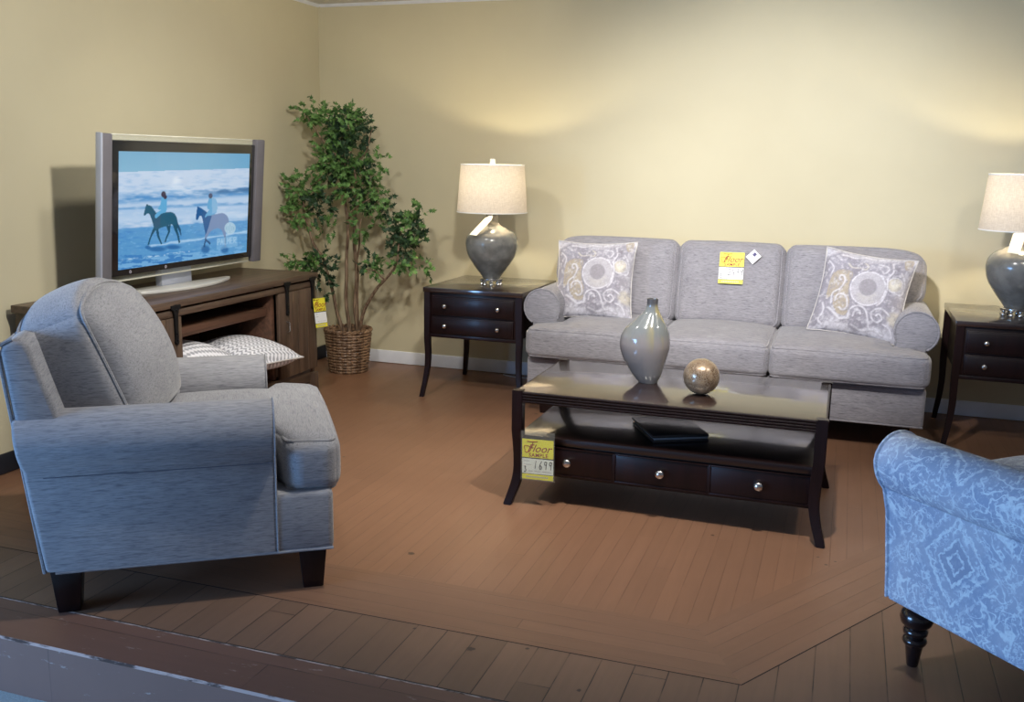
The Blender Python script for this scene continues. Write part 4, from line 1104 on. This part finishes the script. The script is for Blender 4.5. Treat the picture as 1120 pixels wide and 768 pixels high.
for u in (.055, .80):
    for w in (.075, CW-.075):
        g = G(); c = L(u, w, 0); g.box((c.x-.045, c.y-.045, 0), (c.x+.045, c.y+.045, .145), .004, taper=.72); g.build('leg', M_ESP, ch, local=True)
for far in (0, 1):
    f = (lambda w: CW-w) if far else (lambda w: w)
    P = [(.010, .15), (.010, .40)]
    cz, r, cw = .545, .098, .075
    for i in range(20):
        a = radians(232-(232+48)*i/19); P.append((cw+cos(a)*r, cz+sin(a)*r))
    P += [(.145, .40), (.145, .15)]
    poly = [(f(w)-CW/2, z) for w, z in P]
    o_ = L(.0, 0, 0); g = G(); g.prism(poly, (0, o_.y, 0), (1, 0, 0), (0, 0, 1), (0, -.690, 0), .014, 3, ends_only=True)
    for v in g.bm.verts:
        if v.co.y > o_.y-.05: v.co.y += .092*(v.co.z-.14)/.7*1.0-.004
    arm = g.build('arm', M_AY, ch, local=True, smooth=50)
    g = G(); yf = L(.689, 0, 0).y; g.tube([(x, yf, z) for x, z in poly], .0026, closed=True, n=6)
    g.build('piping', M_AX, arm, local=True)
    g = G(); g.tube([(f(.0)-CW/2, L(.02, 0, 0).y, .452), (f(.0)-CW/2, L(.68, 0, 0).y, .452)], .0014, n=6); g.build('seam', M_CREASE, arm, local=True)
# back frame
prof = [(.0, .14), (-.075, .83), (-.066, .852), (-.035, .868), (-.005, .862), (.010, .835), (.135, .42), (.135, .14)]
g = G(); o_ = L(0, .022, 0); g.prism([(-(u), z) for u, z in prof], (o_.x, o_.y, 0), (0, 1, 0), (0, 0, 1), (CW-.044, 0, 0), .018, 3, ends_only=True)
bf = g.build('back_frame', M_AX, ch, local=True, smooth=50)
g = G()
for w in (.03, CW-.03): g.tube([L(u-.003, w, z) for u, z in smooth_curve(prof[:4], 5)], .0055, n=6)
g.tube([L(-.066, .03, .85), L(-.066, CW-.03, .85)], .0055, n=6); g.build('piping', M_AX, bf, local=True)
# seat cushion, T-shaped
w = CW-.30; d = .64
def warp(p, w=w, d=d):
    fr = p.y+d/2; s = 1 if fr < .165 else max(0, 1-(fr-.165)/.025)
    q = p.copy(); q.x += .125*s*(p.x/(w/2)); q.z -= .010*max(0, 1-fr/.25); return q
Ms = Matrix.Translation(L(.895-d/2, CW/2, .430))
g = G(); g.cushion(w, d, .185, .045, .040, .0, .012, 28, warp, Ms); sc_ = g.build('seat_cushion', M_AX, ch, local=True, smooth=60)
g = G(); g.piping(w, d, .185, .045, .0055, True, True, warp, Ms); g.build('piping', M_AX, sc_, local=True)
# loose back cushion, plump box
Mb = Matrix.Translation(L(.158, CW/2-.005, .698)) @ Matrix.Rotation(radians(-9), 4, 'Z') @ Matrix.Rotation(radians(90-22), 4, 'X')
def warpb(p):
    q = p.copy(); t = p.y/.24
    q.y += (.052*(1-(p.x/.29)**2)-.02*abs(p.x/.29)**4)*max(0, t)      # crowned top
    q.z += .03*(1-min(1, abs(t))**2)*0
    return q
g = G(); g.cushion(.575, .44, .23, .045, .095, .02, .022, 28, warpb, Mb); bc = g.build('back_cushion', M_AX, ch, local=True, smooth=60)
def warpp(p):
    q = warpb(p); return q
g = G(); g.piping(.588, .453, .227, .040, .0055, True, True, warpp, Mb); g.build('piping', M_AX, bc, local=True)
G().box((.13, -.05, .172), (.133, .01, .186), .0005, M=Mb).build('care_tag', M_CARD, bc, local=True)

# ------------------------------------------------------------------ PATTERNED ARMCHAIR
B0 = Vector((3.629, -3.175, 0)); U2 = Vector((-.696, .718, 0)); W2 = Vector((.718, .696, 0))
PWd, PD = .80, .78
def damask():
    m, nt, b = new_mat('faded_rug_pattern_fabric'); q = NT(nt)
    tc = q.n('ShaderNodeTexCoord'); v = tc.outputs['Object']; s = q.sep(v); nr = q.sep(tc.outputs['Normal'])
    sel = q.math('GREATER_THAN', q.math('ABSOLUTE', nr[0]), .45)
    xn = q.n('ShaderNodeMix', data_type='FLOAT'); q.l(sel, xn.inputs[0]); q.l(s[0], xn.inputs[2]); q.l(s[1], xn.inputs[3])
    u = xn.outputs[0]; z = q.math('ADD', s[2], q.math('MULTIPLY', q.math('SUBTRACT', 1., sel), s[1]))
    w1 = q.noise(v, 26, 3); w2 = q.noise(v, 26, 3)
    du = q.math('MULTIPLY_ADD', q.noise(q.mapped(v, loc=(4, 0, 0)), 40, 2), .022, -.011); dz = q.math('MULTIPLY_ADD', q.noise(q.mapped(v, loc=(0, 7, 3)), 40, 2), .022, -.011)
    uu = q.math('ADD', u, du); zz = q.math('ADD', z, dz)
    P = .30; Q = .34
    a = q.math('ABSOLUTE', q.math('SUBTRACT', q.math('FRACT', q.math('DIVIDE', q.math('ADD', uu, .03+P*4), P)), .5))
    c_ = q.math('ABSOLUTE', q.math('SUBTRACT', q.math('FRACT', q.math('DIVIDE', q.math('ADD', zz, .12+Q*3), Q)), .5))
    dia = q.math('ADD', q.math('MULTIPLY', a, 1.1), q.math('MULTIPLY', c_, 1.0))
    d2 = q.math('MULTIPLY_ADD', q.noise(q.mapped(v, loc=(2, 9, 1)), 95, 3, .7), .075, -.0375)
    dia = q.math('ADD', dia, d2)
    def lines(x, c0, w): return q.math('SUBTRACT', 1., q.ramp(q.math('ABSOLUTE', q.math('SUBTRACT', x, c0)), w*.5, w))
    L1 = lines(dia, .20, .022); L2 = lines(dia, .36, .022); L3 = lines(dia, .50, .018); L4 = lines(dia, .09, .02)
    vn = q.noise(q.mapped(v, loc=(1, 5, 2)), 17, 2, .5, .6); bl = q.noise(q.mapped(v, loc=(8, 3, 6)), 34, 3, .6, .4)
    F = lines(vn, .50, .03); F2 = q.math('MAXIMUM', q.ramp(bl, .60, .66), lines(bl, .44, .03))
    nb = q.noise(v, 55, 4, .7); big = q.noise(v, 7, 3)
    lay = q.math('MAXIMUM', q.math('MAXIMUM', L1, L2), q.math('MAXIMUM', L4, q.math('MULTIPLY', L3, .6)))
    lay = q.math('MAXIMUM', lay, q.math('MULTIPLY', q.math('MAXIMUM', F, q.math('MULTIPLY', F2, .8)), q.math('MULTIPLY', q.ramp(dia, .22, .30), q.math('SUBTRACT', 1., q.math('MULTIPLY', lines(dia, .40, .07), .9)))))
    lay = q.math('MULTIPLY', lay, q.math('MULTIPLY_ADD', q.ramp(nb, .34, .56), .65, .35))
    base = q.mix(q.ramp(big, .35, .65), (.33, .39, .52), (.43, .47, .57))
    base = q.mix(q.math('MULTIPLY', q.ramp(nb, .5, .7), .5), base, (.58, .64, .72))
    base = q.mix(q.math('MULTIPLY', q.math('SUBTRACT', 1., q.ramp(dia, .20, .24)), .5), base, (.27, .31, .42))
    col = q.mix(q.math('MULTIPLY', lay, .8), base, (.74, .82, .86))
    q.l(col, b.inputs['Base Color']); b.inputs['Roughness'].default_value = .92; b.inputs['Specular IOR Level'].default_value = .12
    q.l(q.bump(q.noise(v, 700, 2), .2, .001), b.inputs['Normal'])
    return m
M_DAM = damask()
ch2o = B0-U2*(PD/2)+W2*(PWd/2)
c2 = thing('armchair', 'pale blue rug-patterned armchair with turned wooden legs cut off by the photo edge', 'armchair', ch2o, atan2(-.696, -.718))
def L2(u, w, z): return Vector((-(w-PWd/2), -(u+PD/2), z))     # u: 0 at the front, negative to the back
def LB2(g, u0, u1, w0, w1, z0, z1, bev=.01, seg=2):
    a, b = L2(u0, w0, z0), L2(u1, w1, z1); g.box([min(x, y) for x, y in zip(a, b)], [max(x, y) for x, y in zip(a, b)], bev, seg); return g
g = G(); LB2(g, -PD+.03, -.004, .012, PWd-.012, .20, .37, .02, 3); base2 = g.build('base', M_DAM, c2, local=True)
g = G(); g.tube([L2(-PD+.03, .012, .205), L2(-.008, .012, .205), L2(-.008, PWd-.012, .205), L2(-PD+.03, PWd-.012, .205)], .005, n=6); g.build('piping', M_DAM, base2, local=True)
M_TURN = wood('dark_turned_wood', (.008, .004, .005), (.016, .008, .009), 2, .25, .8, 40)
for u in (-.045, -PD+.07):
    for w_ in (.082, PWd-.082):
        c = L2(u, w_, 0); g = G()
        g.lathe([(0, 0), (.014, 0), (.016, .004), (.024, .060), (.027, .068), (.031, .070), (.034, .078), (.031, .086), (.024, .089), (.026, .094), (.033, .100), (.034, .110), (.028, .116), (.030, .120), (.042, .132), (.046, .148), (.042, .164), (.032, .174), (.034, .182), (.036, .205), (0, .205)], n=32, M=Matrix.Translation((c.x, c.y, 0)))
        g.build('leg', M_TURN, c2, local=True, smooth=55)
for far in (0, 1):
    f = (lambda w_: PWd-w_) if far else (lambda w_: w_)
    P = [(.004, .21), (.004, .30), (.010, .45), (.004, .515)]
    cz, r, cw = .578, .088, .066
    for i in range(22):
        a = radians(236-(236+40)*i/21); P.append((cw+cos(a)*r, cz+sin(a)*r))
    P += [(.140, .48), (.140, .21)]
    poly = [((f(w_)-PWd/2)*-1, z) for w_, z in P]
    g = G(); y0 = L2(0, 0, 0).y; g.prism(poly, (0, y0, 0), (1, 0, 0), (0, 0, 1), (0, PD-.08, 0), .010, 3, ends_only=True)
    rake = lambda z: .062*min(1, max(0, (z-.22)/.38))**1.5
    for v in g.bm.verts:
        if v.co.y < y0+.1: v.co.y -= rake(v.co.z)
    arm = g.build('arm', M_DAM, c2, local=True, smooth=50)
    g = G(); g.tube([(x, y0-.001-rake(z), z) for x, z in poly], .006, closed=True, n=6)
    g.build('piping', M_DAM, arm, local=True)
    g = G(); g.tube([((f(.002)-PWd/2)*-1, y0-.04, .528), ((f(.002)-PWd/2)*-1, y0+PD-.1, .528)], .0014, n=6); g.build('seam', M_CREASE, arm, local=True)
prof = [(-PD-.0, .21), (-PD-.085, .84), (-PD-.05, .90), (-PD+.02, .91), (-PD+.06, .87), (-PD+.20, .42), (-PD+.20, .21)]
g = G(); a_ = L2(0, .02, 0); b_ = L2(0, PWd-.02, 0); g.prism([(-u-PD/2, z) for u, z in prof], (b_.x, 0, 0), (0, 1, 0), (0, 0, 1), (a_.x-b_.x, 0, 0), .02, 3, ends_only=True)
g.build('backrest', M_DAM, c2, local=True, smooth=50)
w = PWd-.30; d = .60
Ms = Matrix.Translation(L2(-.0-d/2+.03, PWd/2, .470))
g = G(); g.cushion(w, d, .17, .045, .04, 0, .012, 24, None, Ms); s2 = g.build('seat_cushion', M_DAM, c2, local=True, smooth=60)
g = G(); g.piping(w, d, .17, .045, .0055, True, True, None, Ms); g.build('piping', M_DAM, s2, local=True)

# small bits: white cable by the wall
cb = G(); cb.tube(smooth_curve([(1.60, -.016, .16), (1.605, -.03, .06), (1.58, -.07, .006), (1.50, -.10, .004), (1.42, -.085, .004), (1.37, -.06, .004)], 8), .003, n=6)
o = cb.build('power_cable', plain('white_cable', (.7, .7, .7), .5)); o['label'] = 'thin white power cable on the floor under the end table by the tree'; o['category'] = 'cable'

# ------------------------------------------------------------------ LIGHT
def spot(name, loc, target, energy, col=(1, .93, .82), size=70, blend=.6, rad=.075):
    l = bpy.data.lights.new(name, 'SPOT'); l.energy = energy; l.color = col; l.spot_size = radians(size); l.spot_blend = blend; l.shadow_soft_size = rad
    o = bpy.data.objects.new(name, l); COL.objects.link(o); o.location = loc
    d = Vector(target)-Vector(loc); o.rotation_euler = d.to_track_quat('-Z', 'Y').to_euler(); return o
WARM = (1., .95, .86)
spot('track_light', (2.45, -3.2, 2.32), (.3, -1.8, .7), 185, WARM, 140, 1.)
spot('track_light', (3.0, -3.2, 2.32), (3.02, 0, 1.0), 500, (1, .96, .92), 60, 1.)
spot('track_light', (1.3, -2.6, 2.32), (.9, -.9, .1), 75, WARM, 125, 1.)
spot('track_light', (4.4, -2.7, 2.32), (4.2, -.7, .2), 48, WARM, 125, 1.)
spot('track_light', (3.2, -3.0, 2.32), (2.75, -2.35, 0), 175, WARM, 74, 1., .03)
ar = bpy.data.lights.new('shop_window_daylight', 'AREA'); ar.shape = 'RECTANGLE'; ar.size = 3.2; ar.size_y = 1.9; ar.energy = 430; ar.color = (.27, .54, 1.)
aro = bpy.data.objects.new('shop_window_daylight', ar); COL.objects.link(aro); aro.location = (-2.2, -7.7, 1.1)
aro.rotation_euler = (Vector((2.6, -3.2, .4))-Vector(aro.location)).to_track_quat('-Z', 'Y').to_euler()
wd = bpy.data.worlds.new('shop_ambient'); S.world = wd; wd.use_nodes = True
wd.node_tree.nodes['Background'].inputs[0].default_value = (.80, .86, 1., 1); wd.node_tree.nodes['Background'].inputs[1].default_value = .14
